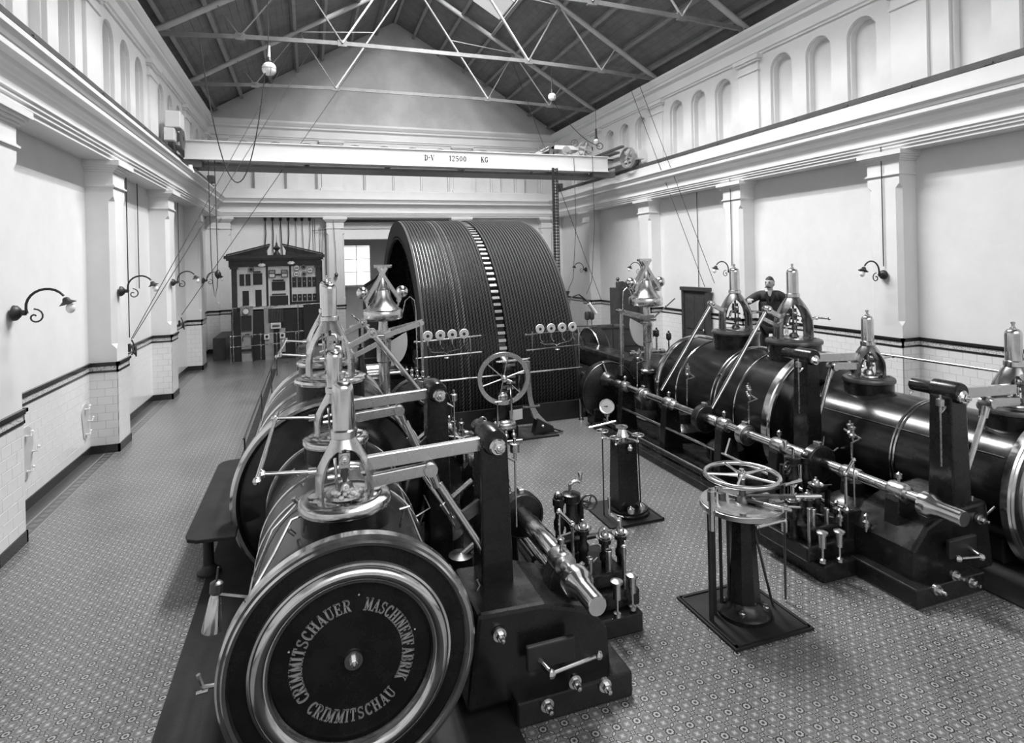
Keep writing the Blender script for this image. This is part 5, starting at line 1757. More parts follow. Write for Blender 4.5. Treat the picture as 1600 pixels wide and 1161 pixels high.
for nm, a, b, c, d in (('left', 369, 413, 417, 481), ('middle', 416.5, 449.5, 416, 483), ('right', 453, 492, 416.5, 475)):
    part('marble_panel', bbox(a, b, c, d, BY - .03, BY + .03), 'marble', sb, smooth=False, bev=.004, label='white marble panel, %s' % nm)
for a, b, c, d in ((373, 380, 429, 447), (382, 389.5, 429, 447), (393.5, 407.5, 428, 446), (377, 386.5, 455, 478), (396.5, 406, 454, 480), (422, 443, 442, 456), (419, 447, 464.5, 480),
                   (454, 461, 436, 452), (462.2, 469, 436, 452), (470.2, 477, 436, 452), (478.3, 485, 436, 452), (486.3, 492, 436, 452),
                   (454, 461, 463, 474), (462.2, 469, 463, 474), (470.2, 477, 463, 474), (478.3, 485, 463, 474), (486.3, 492, 463, 474)):
    o = part('slate_panel', bbox(a, b, c, d, BY - .05, BY - .03), 'slate', sb, smooth=False)
    if a > 450:
        part('switch_knob', MB().sphere((bx((a + b) / 2), BY - .07, bz((c + d) / 2 - 1)), .03, 10), 'brass', o)
for a, b, c in ((394, 405.5, 426), (423.5, 441, 440), (422, 444, 462)):
    part('busbar', MB().cyl((bx(a), BY - .09, bz(c)), (bx(b), BY - .09, bz(c)), .022, n=8).cyl((bx(a) + .05, BY - .03, bz(c)), (bx(a) + .05, BY - .09, bz(c)), .015, n=6).cyl((bx(b) - .05, BY - .03, bz(c)), (bx(b) - .05, BY - .09, bz(c)), .015, n=6), 'black_iron', sb)
for a, b, c, d in ((417.5, 428, 423.5, 435.5), (437, 447.2, 423.5, 435.5)):
    o = part('instrument', bbox(a, b, c, d, BY - .08, BY - .03), 'slate', sb, smooth=False)
    part('dial_face', bbox(a + 1.2, b - 1.2, (c + d) / 2 + .4, d - 1, BY - .085, BY - .08), 'white_enamel', o, smooth=False)
    part('dial_window', bbox(a + 1.2, b - 1.2, c + 1, (c + d) / 2 - .8, BY - .085, BY - .08), 'grey_board', o, smooth=False)
part('instrument_link', MB().cyl((bx(428), BY - .06, bz(431)), (bx(437), BY - .06, bz(431)), .025, n=8), 'black_iron', sb)
for px, py, r, dark in ((461.5, 421, 5, 0), (472.7, 419.8, 4.2, 1), (483, 425.5, 5, 0), (461, 430.7, 5, 0), (473, 431, 4.2, 1), (391, 422, 4.6, 1)):
    c = Vector((bx(px), BY - .03, bz(py)))
    g = part('gauge', MB().lathe([(0, 0), (r * .0196, 0), (r * .0196, .05), (0, .05)], c, (0, -1, 0), 24), 'black_iron', sb)
    part('gauge_face', MB().lathe([(0, .051), (r * .0196 * .86, .051), (r * .0196 * .86, .054), (0, .054)], c, (0, -1, 0), 24), 'white_enamel' if not dark else 'grey_board', g)
    if dark:
        part('gauge_centre', MB().lathe([(0, .05), (r * .011, .05), (r * .011, .065), (0, .065)], c, (0, -1, 0), 16), 'black_iron', g)
    else:
        part('gauge_needle', MB().bar(c + Vector((-.05, -.056, -.01)), c + Vector((.05, -.056, -.01)), .004, .02).sphere(c + Vector((-.03, -.056, .01)), .014, 6).sphere(c + Vector((.03, -.056, .01)), .014, 6), 'black_iron', g)
for px, py in ((408, 414.5), (453.5, 412)):
    c = Vector((bx(px), BY - .3, bz(py)))
    g = part('board_lamp', MB().lathe([(.02, .04), (.06, .025), (.115, -.02), (.11, -.02), (.05, .015)], c, (0, -.5, 1), 20), 'white_enamel', sb, label='small white enamel reflector lamp')
    part('lamp_arm', MB().tube([c + Vector((0, 0, .04)), c + Vector((0, .04, .13)), c + Vector((0, .2, .16))], .014, 6), 'black_iron', g)
    part('lamp_socket', MB().sphere(c + Vector((0, -.01, .03)), .03, 8), 'black_iron', g)
part('shelf', bbox(385, 500, 480, 484, BY - .18, BY), 'marble', sb, smooth=False)
# resistance panels and posts under the board
rs = thing('resistance_stand', 'dark stand of resistance frames below the switchboard with pale upright boards', 'electrical stand', (-1.0, BY - .5, 0))
for nm, a, b, a2, b2, c, d in (('first', 375, 394, 376, 392, 478, 564), ('second', 410, 424, 411, 424, 481, 561), ('third', 433, 442.5, 434, 442, 514, 551)):
    x0, x1, x2, x3 = bx(a), bx(b), bx(a2), bx(b2)
    part('upright_board', MB().prism([(x2, 0 if d > 560 else bz(d)), (x3, 0 if d > 560 else bz(d)), (x1, bz(c)), (x0, bz(c))], 'y', BY - .45, BY - .40), 'grey_board', rs, smooth=False)
part('dial', MB().lathe([(0, 0), (.10, 0), (.10, .04), (0, .04)], (bx(383.5), BY - .46, bz(485.5)), (0, -1, 0), 24), 'dark_steel', rs)
part('dial_face', MB().lathe([(0, .041), (.085, .041), (.085, .044), (0, .044)], (bx(383.5), BY - .46, bz(485.5)), (0, -1, 0), 24), 'white_enamel', rs, label='round white dial')
part('slate_panel', bbox(376.5, 391.5, 492, 515, BY - .5, BY - .45), 'slate', rs, smooth=False)
mb = MB()
for k in range(9):
    mb.box(bx(418.5 + k * 2.4), bx(419.3 + k * 2.4), BY - .50, BY - .47, bz(503.5), bz(485))
part('resistance_coils', mb, 'dark_steel', rs, smooth=False, stuff=True)
part('resistance_frame', bbox(417, 441, 483.5, 505, BY - .47, BY - .40), 'slate', rs, smooth=False)
part('fuse_box', bbox(420.5, 436, 505, 514, BY - .56, BY - .47), 'marble', rs, smooth=False, bev=.01)
part('fuse_handle', MB().cyl((bx(423), BY - .58, bz(509)), (bx(434), BY - .58, bz(509)), .03, n=8), 'dark_steel', rs)
for px, py in ((414, 525.5), (437.7, 525)):
    o = part('switch_plate', bbox(px - 4, px + 4, py - 4.5, py + 4.5, BY - .50, BY - .45), 'marble', rs, smooth=False)
    part('switch_dial', MB().lathe([(0, 0), (.045, 0), (.04, .03), (0, .03)], (bx(px), BY - .50, bz(py)), (0, -1, 0), 14), 'black_iron', o)
part('dark_sheet', bbox(471, 504, 474, 536, BY - .52, BY - .48), 'slate', rs, smooth=False)
part('sheet_leg', bbox(473, 475, 534, 562, BY - .52, BY - .48).box(bx(500), bx(502), BY - .52, BY - .48, 0, bz(536)), 'slate', rs, smooth=False)
part('cable_coil', MB().torus((bx(385), BY - .5, bz(527)), (0, 1, 0), .14, .014, 24, 6, 2.6, 6.9).tube([(bx(392), BY - .5, bz(527)), (bx(392), BY - .5, bz(545)), (bx(394), BY - .5, bz(562))], .02, 6), 'rope_cord', rs)
part('lever_box', bbox(376, 393, 543, 546, BY - .52, BY - .45), 'black_iron', rs, smooth=False)
part('case', bbox(361, 471, 486, 562, BY - .36, BY - .02), 'slate', rs, smooth=False)
# railing
rl = thing('switchboard_railing', 'thin two bar brass railing in front of the switchboard', 'railing', (-1.2, BY - .9, 0))
for py in (521, 537):
    part('bar', MB().cyl((bx(361), BY - .8, bz(py)), (bx(471), BY - .8, bz(py) + .06), .014, n=8), 'brass', rl)
part('top_bar', MB().cyl((bx(366), BY - .8, bz(479)), (bx(500), BY - .8, bz(477)), .014, n=8), 'brass', rl)
for px in (362, 366, 406, 430, 459, 463):
    part('rail_post', MB().cyl((bx(px), BY - .8, 0), (bx(px), BY - .8, bz(479) if px in (366, 463) else bz(518)), .016, n=8).sphere((bx(px), BY - .8, bz(521)), .03, 8).sphere((bx(px), BY - .8, bz(537)), .03, 8), 'brass', rl)
# cable drops on the back wall
for i, (px, n_) in enumerate(((414, 'first'), (425, 'second'), (437, 'third'), (449, 'fourth'), (460, 'fifth'), (470, 'sixth'), (482, 'seventh'))):
    x = -1.53 + (px - 414) * .0228
    t = thing('cable_drop', '%s from the left of the seven black cables dropping to the switchboard' % n_, 'cable', (x, YB - .1, 3.2), group='cable drops above the switchboard')
    part('bushing', MB().lathe([(.0, .0), (.06, 0), (.05, -.07), (.04, -.12), (0, -.12)], (x, YB - .1, 4.8), n=12), 'black_iron', t)
    part('cable', MB().tube([(x, YB - .1, 4.7), (x + .02, YB - .1, 4.2), (x + .04 * (i % 3 - 1), YB - .1, 3.6), (x + .05, YB - .15, 3.3)], .018 if i < 4 else .010, 6), 'black_iron', t)
t = thing('wall_conduits', 'bundle of thin conduits running down beside the back left pilaster', 'conduit', (.35, YB - .05, 3.0))
for k, x in enumerate((.13, .2, .36, .42, .48)):
    part('tube', MB().cyl((x, YB - .04, 3.2), (x, YB - .04, 4.4 if k > 1 else 4.78), .008, n=6), 'dark_steel', t)
part('crossbar', MB().cyl((.1, YB - .06, 4.33), (1.22, YB - .36, 4.36), .012, n=6), 'dark_steel', t)
t = thing('pendant_bulb', 'small lamp bulb hanging on a thin wire in front of the pilaster by the opening', 'lamp', (.93, YB - .45, 2.6))
part('bulb', MB().sphere((.93, YB - .45, 2.62), .07, 12, (1, 1, 1.2)), 'dark_steel', t)
part('wire', MB().tube([(.93, YB - .45, 2.7), (.92, YB - .44, 3.6), (.86, YB - .42, 4.78)], .008, 6), 'rope_cord', t)

# ================================================================== CONTROL PEDESTAL 1 (front right)
PX, PY1 = 3.37, 4.03
cp = thing('control_pedestal', 'near black control column with a large horizontal steel handwheel on a square floor plate', 'control stand', (PX, PY1, 0))
part('base_plate', MB().box(2.98, 3.74, 3.66, 4.42, 0, .02).box(3.0, 3.72, 3.68, 3.70, .02, .03).box(3.0, 3.72, 4.38, 4.40, .02, .03).box(3.0, 3.02, 3.68, 4.4, .02, .03).box(3.70, 3.72, 3.68, 4.4, .02, .03), 'floor_plate', cp, smooth=False)
part('foot', MB().lathe([(0, .02), (.22, .02), (.22, .05), (.20, .07), (.15, .10), (.13, .14), (0, .14)], (PX, PY1, 0), n=32), 'black_paint', cp)
part('column', MB().lathe([(0, .1), (.135, .1), (.125, .3), (.095, .88), (.10, .90), (.13, .91), (0, .91)], (PX, PY1, 0), n=8), 'black_paint', cp, smooth=False)
part('table', MB().lathe([(0, .90), (.325, .90), (.335, .905), (.335, .94), (.325, .945), (0, .945)], (PX, PY1, 0), n=56), 'satin_steel', cp, label='round polished table top')
part('scale_ring', MB().lathe([(.27, .945), (.27, .951), (.325, .951), (.325, .945)], (PX, PY1, 0), n=56, closed=True), 'polished_steel', cp)
hw = part('handwheel', MB().torus((PX + .01, PY1, 1.165), (0, 0, 1), .295, .019, 64, 12), 'polished_steel', cp, label='large five spoked polished handwheel')
mb = MB()
for k in range(5):
    a = 2 * PI * k / 5 + .12
    d = Vector((math.cos(a), math.sin(a), 0))
    c = Vector((PX + .01, PY1, 1.165))
    part('spoke', MB().tube([c + d * .03, c + d * .15, c + d * .285], [.018, .011, .013], 8), 'polished_steel', hw)
part('hub', MB().lathe([(0, -.03), (.035, -.03), (.04, 0), (.035, .03), (.02, .035), (.02, .05), (0, .05)], (PX + .01, PY1, 1.165), n=16), 'polished_steel', hw)
part('spindle', MB().cyl((PX + .01, PY1, .94), (PX + .01, PY1, 1.14), .03, .026, n=14).lathe([(0, 0), (.06, 0), (.05, .03), (.03, .05), (0, .05)], (PX + .01, PY1, .945), n=16), 'dark_steel', cp)
for i, (a, r0_, r1_, z, w, m) in enumerate(((-.38, .0, .66, .985, .03, 'satin_steel'), (.10, .0, .72, .99, .03, 'satin_steel'), (-1.05, -.1, .40, .97, .03, 'satin_steel'))):
    d = Vector((math.cos(a), math.sin(a), 0))
    c = Vector((PX, PY1, z))
    o = part('lever', MB().bar(c + d * r0_, c + d * (r1_ - .22), .035, .03), 'dark_steel', cp, smooth=False, bev=.004)
    part('grip', MB().lathe([(0, 0), (.012, 0), (.016, .02), (.013, .06), (.019, .16), (.013, .215), (0, .22)], c + d * (r1_ - .22), d, 12), 'polished_steel', o, label='polished grip')
part('lever_block', MB().cbox((PX + .13, PY1 - .05, .965), (.14, .09, .045)).cbox((PX - .12, PY1 + .1, .97), (.06, .05, .06)), 'dark_steel', cp, smooth=False, bev=.006)
for x, y in ((PX - .12, PY1 + .16), (PX - .2, PY1 + .06), (PX - .05, PY1 + .2)):
    part('stud', MB().cyl((x, y, .945), (x, y, 1.03), .016, n=10), 'polished_steel', cp)
for i, (x, y, r) in enumerate(((3.04, 4.02, .020), (3.13, 4.10, .020), (3.22, 4.12, .014), (3.25, 4.06, .012))):
    part('rod', MB().cyl((x, y, .02), (x, y, .90), r, n=10), 'black_iron', cp)
part('oil_tube', MB().cyl((3.03, 3.98, .78), (3.03, 3.98, 1.12), .022, n=12).cyl((3.03, 3.98, 1.02), (3.03, 3.98, 1.10), .03, n=12), 'polished_steel', cp, label='polished tube beside the table')
part('pull_rod', MB().cyl((3.50, 4.05, .72), (3.66, 4.02, .03), .011, n=8), 'dark_steel', cp)
part('pull_rod', MB().cyl((3.84, 4.05, 1.0), (3.83, 4.05, .02), .010, n=8), 'dark_steel', cp)
part('side_lever', MB().cyl((3.50, 4.0, .72), (3.84, 4.05, .70), .014, n=8).sphere((3.84, 4.05, .70), .024, 8).sphere((3.50, 4.0, .72), .02, 8), 'polished_steel', cp)
part('hook_lever', MB().torus((3.78, 4.02, .86), (.2, .1, 1), .045, .010, 20, 6).cyl((3.82, 4.0, .84), (3.98, 4.02, .80), .010, n=8).cyl((3.82, 4.05, .87), (4.0, 4.08, .90), .008, n=8), 'polished_steel', cp)
mb = MB()
for k in range(4):
    a = PI / 4 + k * PI / 2
    o = MB()
    nut(o, (PX + .17 * math.cos(a), PY1 + .17 * math.sin(a), .07), (0, 0, 1), .026, .03)
    part('bolt', o, 'polished_steel', cp)

# ================================================================== CONTROL PEDESTAL 2
QX, QY = 3.42, 6.12
vp = thing('valve_pedestal', 'far black tapered column with four small handwheels and a round white gauge', 'control stand', (QX, QY, 0))
part('base_plate', MB().box(3.08, 3.76, 5.78, 6.50, 0, .02).box(3.74, 3.76, 5.78, 6.5, .02, .03).box(3.08, 3.76, 5.78, 5.80, .02, .03), 'floor_plate', vp, smooth=False)
part('foot', MB().lathe([(0, .02), (.24, .02), (.24, .05), (.22, .06), (.22, .08), (.14, .09), (0, .09)], (QX + .06, QY - .02, 0), n=32), 'black_paint', vp)
part('column', MB().taper((QX + .02, QY), (.27, .24), (.24, .2), .08, .86), 'black_paint', vp, smooth=False, bev=.01)
part('head', MB().lathe([(0, .86), (.05, .86), (.05, .90), (.08, .92), (.06, .96), (.045, 1.0), (.06, 1.04), (.02, 1.05), (0, 1.05)], (QX, QY - .02, 0), n=16), 'polished_steel', vp)
for i, (dx, dy, z, r) in enumerate(((-.25, .0, 1.0, .078), (.04, .06, 1.0, .075), (.22, .0, .90, .078), (-.12, -.08, .93, .075))):
    c = Vector((QX + dx, QY + dy, z))
    w = part('small_handwheel', MB().torus(c, (0, 0, 1), r - .007, .007, 28, 6), 'polished_steel', vp)
    m2 = MB()
    for k in range(4):
        a = PI / 2 * k + .4
        m2.cyl(c, c + Vector((math.cos(a), math.sin(a), 0)) * (r - .01), .004, n=5)
    part('spokes', m2, 'polished_steel', w)
    part('stem', MB().cyl(c - Vector((0, 0, .07)), c, .008, n=8).sphere(c - Vector((0, 0, .08)), .018, 8), 'polished_steel', vp)
part('bracket', MB().cyl((QX - .25, QY, .92), (QX, QY, .86), .014, n=8).cyl((QX, QY, .90), (QX + .22, QY, .82), .016, n=8).cyl((QX - .12, QY - .08, .85), (QX, QY, .88), .012, n=8), 'polished_steel', vp)
part('bracket_bar', MB().cyl((3.04, 6.2, 1.03), (3.34, 6.1, 1.10), .012, n=8), 'satin_steel', vp)
part('rod', MB().cyl((QX - .25, QY, .02), (QX - .25, QY, .92), .008, n=8), 'black_iron', vp)
part('rod', MB().cyl((QX + .24, QY, .02), (QX + .22, QY, .82), .008, n=8), 'black_iron', vp)
part('oiler', MB().lathe([(0, 0), (.03, 0), (.035, .03), (.02, .05), (.02, .06), (0, .07)], (QX + .03, QY - .14, .78), n=12), 'polished_steel', vp)
part('plate_bolt', MB().lathe([(0, 0), (.05, 0), (.045, .05), (0, .08)], (QX - .0, QY - .18, .08), n=12), 'polished_steel', vp)
part('plate_bolt', MB().lathe([(0, 0), (.05, 0), (.045, .05), (0, .08)], (QX + .16, QY - .14, .08), n=12), 'polished_steel', vp)
gc = Vector((3.28, 6.2, 1.255))
gd = Vector((-.35, -1, .35))
g = part('gauge', MB().lathe([(0, 0), (.082, 0), (.090, .004), (.090, -.03), (.08, -.045), (0, -.045)], gc, gd, 32), 'polished_steel', vp)
part('gauge_face', MB().lathe([(0, .001), (.070, .001), (.070, .003), (0, .003)], gc, gd, 32), 'dial_white', g, label='round white gauge face')
gn = gd.normalized()
part('gauge_needle', MB().bar(gc + gn * .006 + Vector((-.035, 0, .004)), gc + gn * .006 + Vector((.035, 0, -.004)), .004, .008).sphere(gc + gn * .006, .009, 8), 'black_iron', g)
part('gauge_stem', MB().cyl((3.28, 6.2, 1.05), (3.28, 6.2, 1.18), .014, n=8).lathe([(0, 0), (.03, .01), (.03, .03), (0, .04)], (3.28, 6.2, 1.13), n=12), 'satin_steel', vp)

# ================================================================== BARRING ENGINE
be = thing('barring_engine', 'small barring engine with a large flat rimmed handwheel standing before the rope flywheel', 'machine', (3.15, 9.5, 0))
part('base_plate', MB().box(2.70, 3.95, 9.2, 9.9, 0, .03), 'black_iron', be, smooth=False)
wc = Vector((3.05, 9.42, 1.02))
w = part('handwheel', MB().lathe([(.375, -.025), (.38, -.03), (.445, -.03), (.45, -.025), (.45, .025), (.445, .03), (.38, .03), (.375, .025)], wc, (.12, 1, .02), 72, closed=True), 'satin_steel', be, label='flat rimmed steel handwheel')
for k in range(6):
    a = k * PI / 3 + .3
    d = Vector((math.cos(a), -.12 * math.cos(a), math.sin(a)))
    part('spoke', MB().cyl(wc + d * .03, wc + d * .39, .011, n=8), 'satin_steel', w)
part('hub', MB().sphere(wc - Vector((0, .03, 0)), .062, 16), 'satin_steel', w)
part('crank_pin', MB().cyl(wc + Vector((.04, -.05, -.02)), wc + Vector((.10, -.14, -.05)), .028, n=10), 'satin_steel', w)
part('connecting_rod', MB().cyl(wc + Vector((.09, -.11, -.05)), wc + Vector((.10, -.1, -.66)), .016, .020, n=8), 'polished_steel', be)
part('valve_rod', MB().cyl(wc + Vector((-.15, -.10, -.36)), wc + Vector((-.15, -.10, -.72)), .014, n=8).cyl(wc + Vector((-.20, -.1, -.36)), wc + Vector((-.08, -.1, -.36)), .016, n=8).cyl(wc + Vector((-.15, -.1, -.68)), wc + Vector((-.15, -.1, -.76)), .03, n=10), 'polished_steel', be)
part('column', MB().prism([(2.93, .03), (3.27, .03), (3.22, .5), (3.20, .72), (3.14, .80), (2.99, .72), (2.95, .5)], 'y', 9.46, 9.66), 'black_paint', be, smooth=False, bev=.02)
part('bright_hood', MB().sphere((3.04, 9.44, .70), .085, 14, (1, .5, 1)), 'satin_steel', be)
part('gear_housing', MB().lathe([(0, -.12), (.24, -.12), (.26, -.08), (.26, .08), (.24, .12), (0, .12)], (3.22, 9.85, 1.1), (1, 0, 0), 28), 'black_paint', be)
for k in range(5):
    part('pinion_tooth', MB().cbox((3.24, 9.62, .80 + k * .10), (.16, .05, .04)), 'satin_steel', be, smooth=False)
part('upper_bar', MB().cyl((2.98, 9.6, 1.27), (3.52, 9.5, 1.30), .018, n=8).sphere((3.54, 9.5, 1.31), .022, 8), 'polished_steel', be)
part('engaging_bar', MB().bar((3.36, 9.56, .75), (3.38, 9.56, 1.02), .035), 'polished_steel', be, smooth=False)
st = [(3.47, 1.28), (3.48, .9), (3.50, .66), (3.54, .48), (3.61, .34), (3.72, .22), (3.80, .14)]
vs, fs = [], []
for i, (x, z) in enumerate(st):
    wd = .085 + .02 * (i > 3)
    t_ = Vector((st[min(i + 1, 6)][0] - st[max(i - 1, 0)][0], 0, st[min(i + 1, 6)][1] - st[max(i - 1, 0)][1])).normalized()
    nn = Vector((-t_.z, 0, t_.x))
    for sy in (-.05, .05):
        for sn in (-1, 1):
            vs.append(Vector((x, 9.42 + sy, z)) + nn * sn * wd / 2)
for i in range(6):
    b0, b1 = i * 4, i * 4 + 4
    fs += [(b0, b0 + 1, b1 + 1, b1), (b0 + 2, b1 + 2, b1 + 3, b0 + 3), (b0, b1, b1 + 2, b0 + 2), (b0 + 1, b0 + 3, b1 + 3, b1 + 1)]
fs += [(0, 2, 3, 1), (24, 25, 27, 26)]
part('curved_frame', MB().add(vs, fs), 'satin_steel', be, smooth=True, label='tall curved polished frame leg')
part('frame_clamp', MB().cyl((3.38, 9.38, .50), (3.66, 9.38, .50), .02, n=8).sphere((3.66, 9.38, .5), .03, 8).sphere((3.38, 9.38, .5), .03, 8), 'dark_steel', be)
part('frame_foot', MB().prism([(3.55, .03), (3.92, .03), (3.90, .14), (3.78, .20), (3.62, .30)], 'y', 9.33, 9.52), 'black_iron', be, smooth=False, bev=.01)
mb = MB()
nut(mb, (3.70, 9.33, .17), (0, -1, .2), .03, .03)
part('foot_bolt', mb, 'polished_steel', be)
part('floor_frame', MB().bar((3.78, 9.28, .04), (4.06, 9.30, .04), .02).bar((4.06, 9.30, .04), (3.96, 9.55, .04), .02), 'dark_steel', be, smooth=False)
part('name_plate', MB().add([(3.13, 9.36, .30), (3.34, 9.33, .33), (3.34, 9.33, .50), (3.12, 9.36, .48), (3.13, 9.37, .30), (3.34, 9.34, .33), (3.34, 9.34, .50), (3.12, 9.37, .48)], [(0, 1, 2, 3), (7, 6, 5, 4), (0, 4, 5, 1), (1, 5, 6, 2), (2, 6, 7, 3), (3, 7, 4, 0)]), 'white_enamel', be, smooth=False, label='blank white plate')
part('steam_chest', MB().lathe([(0, -.14), (.07, -.14), (.10, -.10), (.105, 0), (.10, .10), (.07, .14), (0, .14)], (3.07, 9.35, .24), (1, 0, 0), 24), 'satin_steel', be)
part('cylinder', MB().cyl((2.98, 9.5, .03), (2.98, 9.5, .32), .11, n=20).cyl((3.22, 9.4, .03), (3.22, 9.4, .2), .06, n=16), 'black_paint', be)
part('stop_valve', spoked(MB(), (2.66, 9.4, .36), (.2, 1, .2), .07, 3, .012, .01, .02, seg=20), 'satin_steel', be)
part('valve_pipe', MB().cyl((2.66, 9.42, .24), (2.92, 9.42, .24), .03, n=10).sphere((2.80, 9.40, .24), .05, 10).sphere((2.88, 9.4, .28), .04, 10), 'satin_steel', be)
for x, y in ((2.9, 9.22), (3.0, 9.2), (3.14, 9.22)):
    part('drain_cup', MB().lathe([(0, 0), (.02, 0), (.02, .05), (.045, .06), (.045, .10), (.02, .12), (.02, .16), (0, .17)], (x, y, .03), n=12), 'brass', be)
part('front_bar', MB().cyl((2.6, 9.15, .05), (3.25, 9.12, .05), .016, n=8), 'polished_steel', be)

# ================================================================== RAILINGS WITH ENAMEL DISCS
for lab, x0, x1, xs in (('left', 1.67, 2.84, (1.88, 2.10, 2.31, 2.52)), ('right', 3.68, 4.76, (3.95, 4.17, 4.39, 4.60))):
    t = thing('oiler_rail', '%s two bar brass frame carrying four white discs before the rope flywheel' % lab, 'rail frame', ((x0 + x1) / 2, 10.0, 1.35))
    part('bar', MB().cyl((x0, 10, 1.65), (x1, 10, 1.69), .014, n=8).sphere((x0, 10, 1.65), .03, 8), 'polished_steel', t)
    part('bar', MB().cyl((x0, 10, 1.37), (x1, 10, 1.40), .014, n=8), 'polished_steel', t)
    pp = (x0 + .03, x1 - .2) if lab == 'left' else (x0 + .12, x1 - .03)
    for x in pp:
        part('upright', MB().cyl((x, 10, 1.34 if not (lab == 'right' and x > 4.5) else .0), (x, 10, 1.71), .013, n=8), 'polished_steel', t)
    for x in xs:
        c = Vector((x, 9.98, 1.745))
        d = part('disc', MB().lathe([(.028, -.014), (.082, -.014), (.088, 0), (.082, .014), (.028, .014)], c, (0, 1, 0), 28, closed=True), 'white_enamel', t, label='white enamel disc')
        part('disc_hub', MB().lathe([(0, -.03), (.02, -.03), (.028, -.014), (.028, .014), (0, .014)], c, (0, 1, 0), 14), 'black_iron', d)
        part('drip_tube', MB().cyl((x, 9.98, 1.58), (x, 9.98, 1.66), .012, n=6).tube([(x, 9.98, 1.58), (x + .02, 9.98, 1.53), (x + .05, 9.98, 1.50)], .007, 5), 'brass', t)
    xm = (xs[1] + xs[2]) / 2
    part('drip_pipe', MB().tube([(xs[0], 9.98, 1.50), (xs[0] + .08, 9.98, 1.46), (xm - .04, 9.98, 1.45), (xm, 9.98, 1.42), (xm + .04, 9.98, 1.45), (xs[3] - .06, 9.98, 1.49), (xs[3], 9.98, 1.56)], .006, 5), 'brass', t)
    part('drip_pan', MB().lathe([(0, 0), (.05, 0), (.045, .02), (0, .02)], (xm, 9.98, 1.345), n=14), 'polished_steel', t)
t = thing('guard_rail', 'long low polished guard rail running behind the handwheel in front of the rope wheel', 'railing', (3.1, 9.98, 0))
part('bar', MB().cyl((1.60, 9.98, .95), (4.77, 9.98, .98), .017, n=8), 'polished_steel', t)
for x in (1.64, 4.74):
    part('post', MB().cyl((x, 9.98, 0), (x, 9.98, 1.0), .018, n=8).lathe([(0, 0), (.05, 0), (.04, .03), (.02, .05), (0, .05)], (x, 9.98, 0), n=12), 'dark_steel', t)

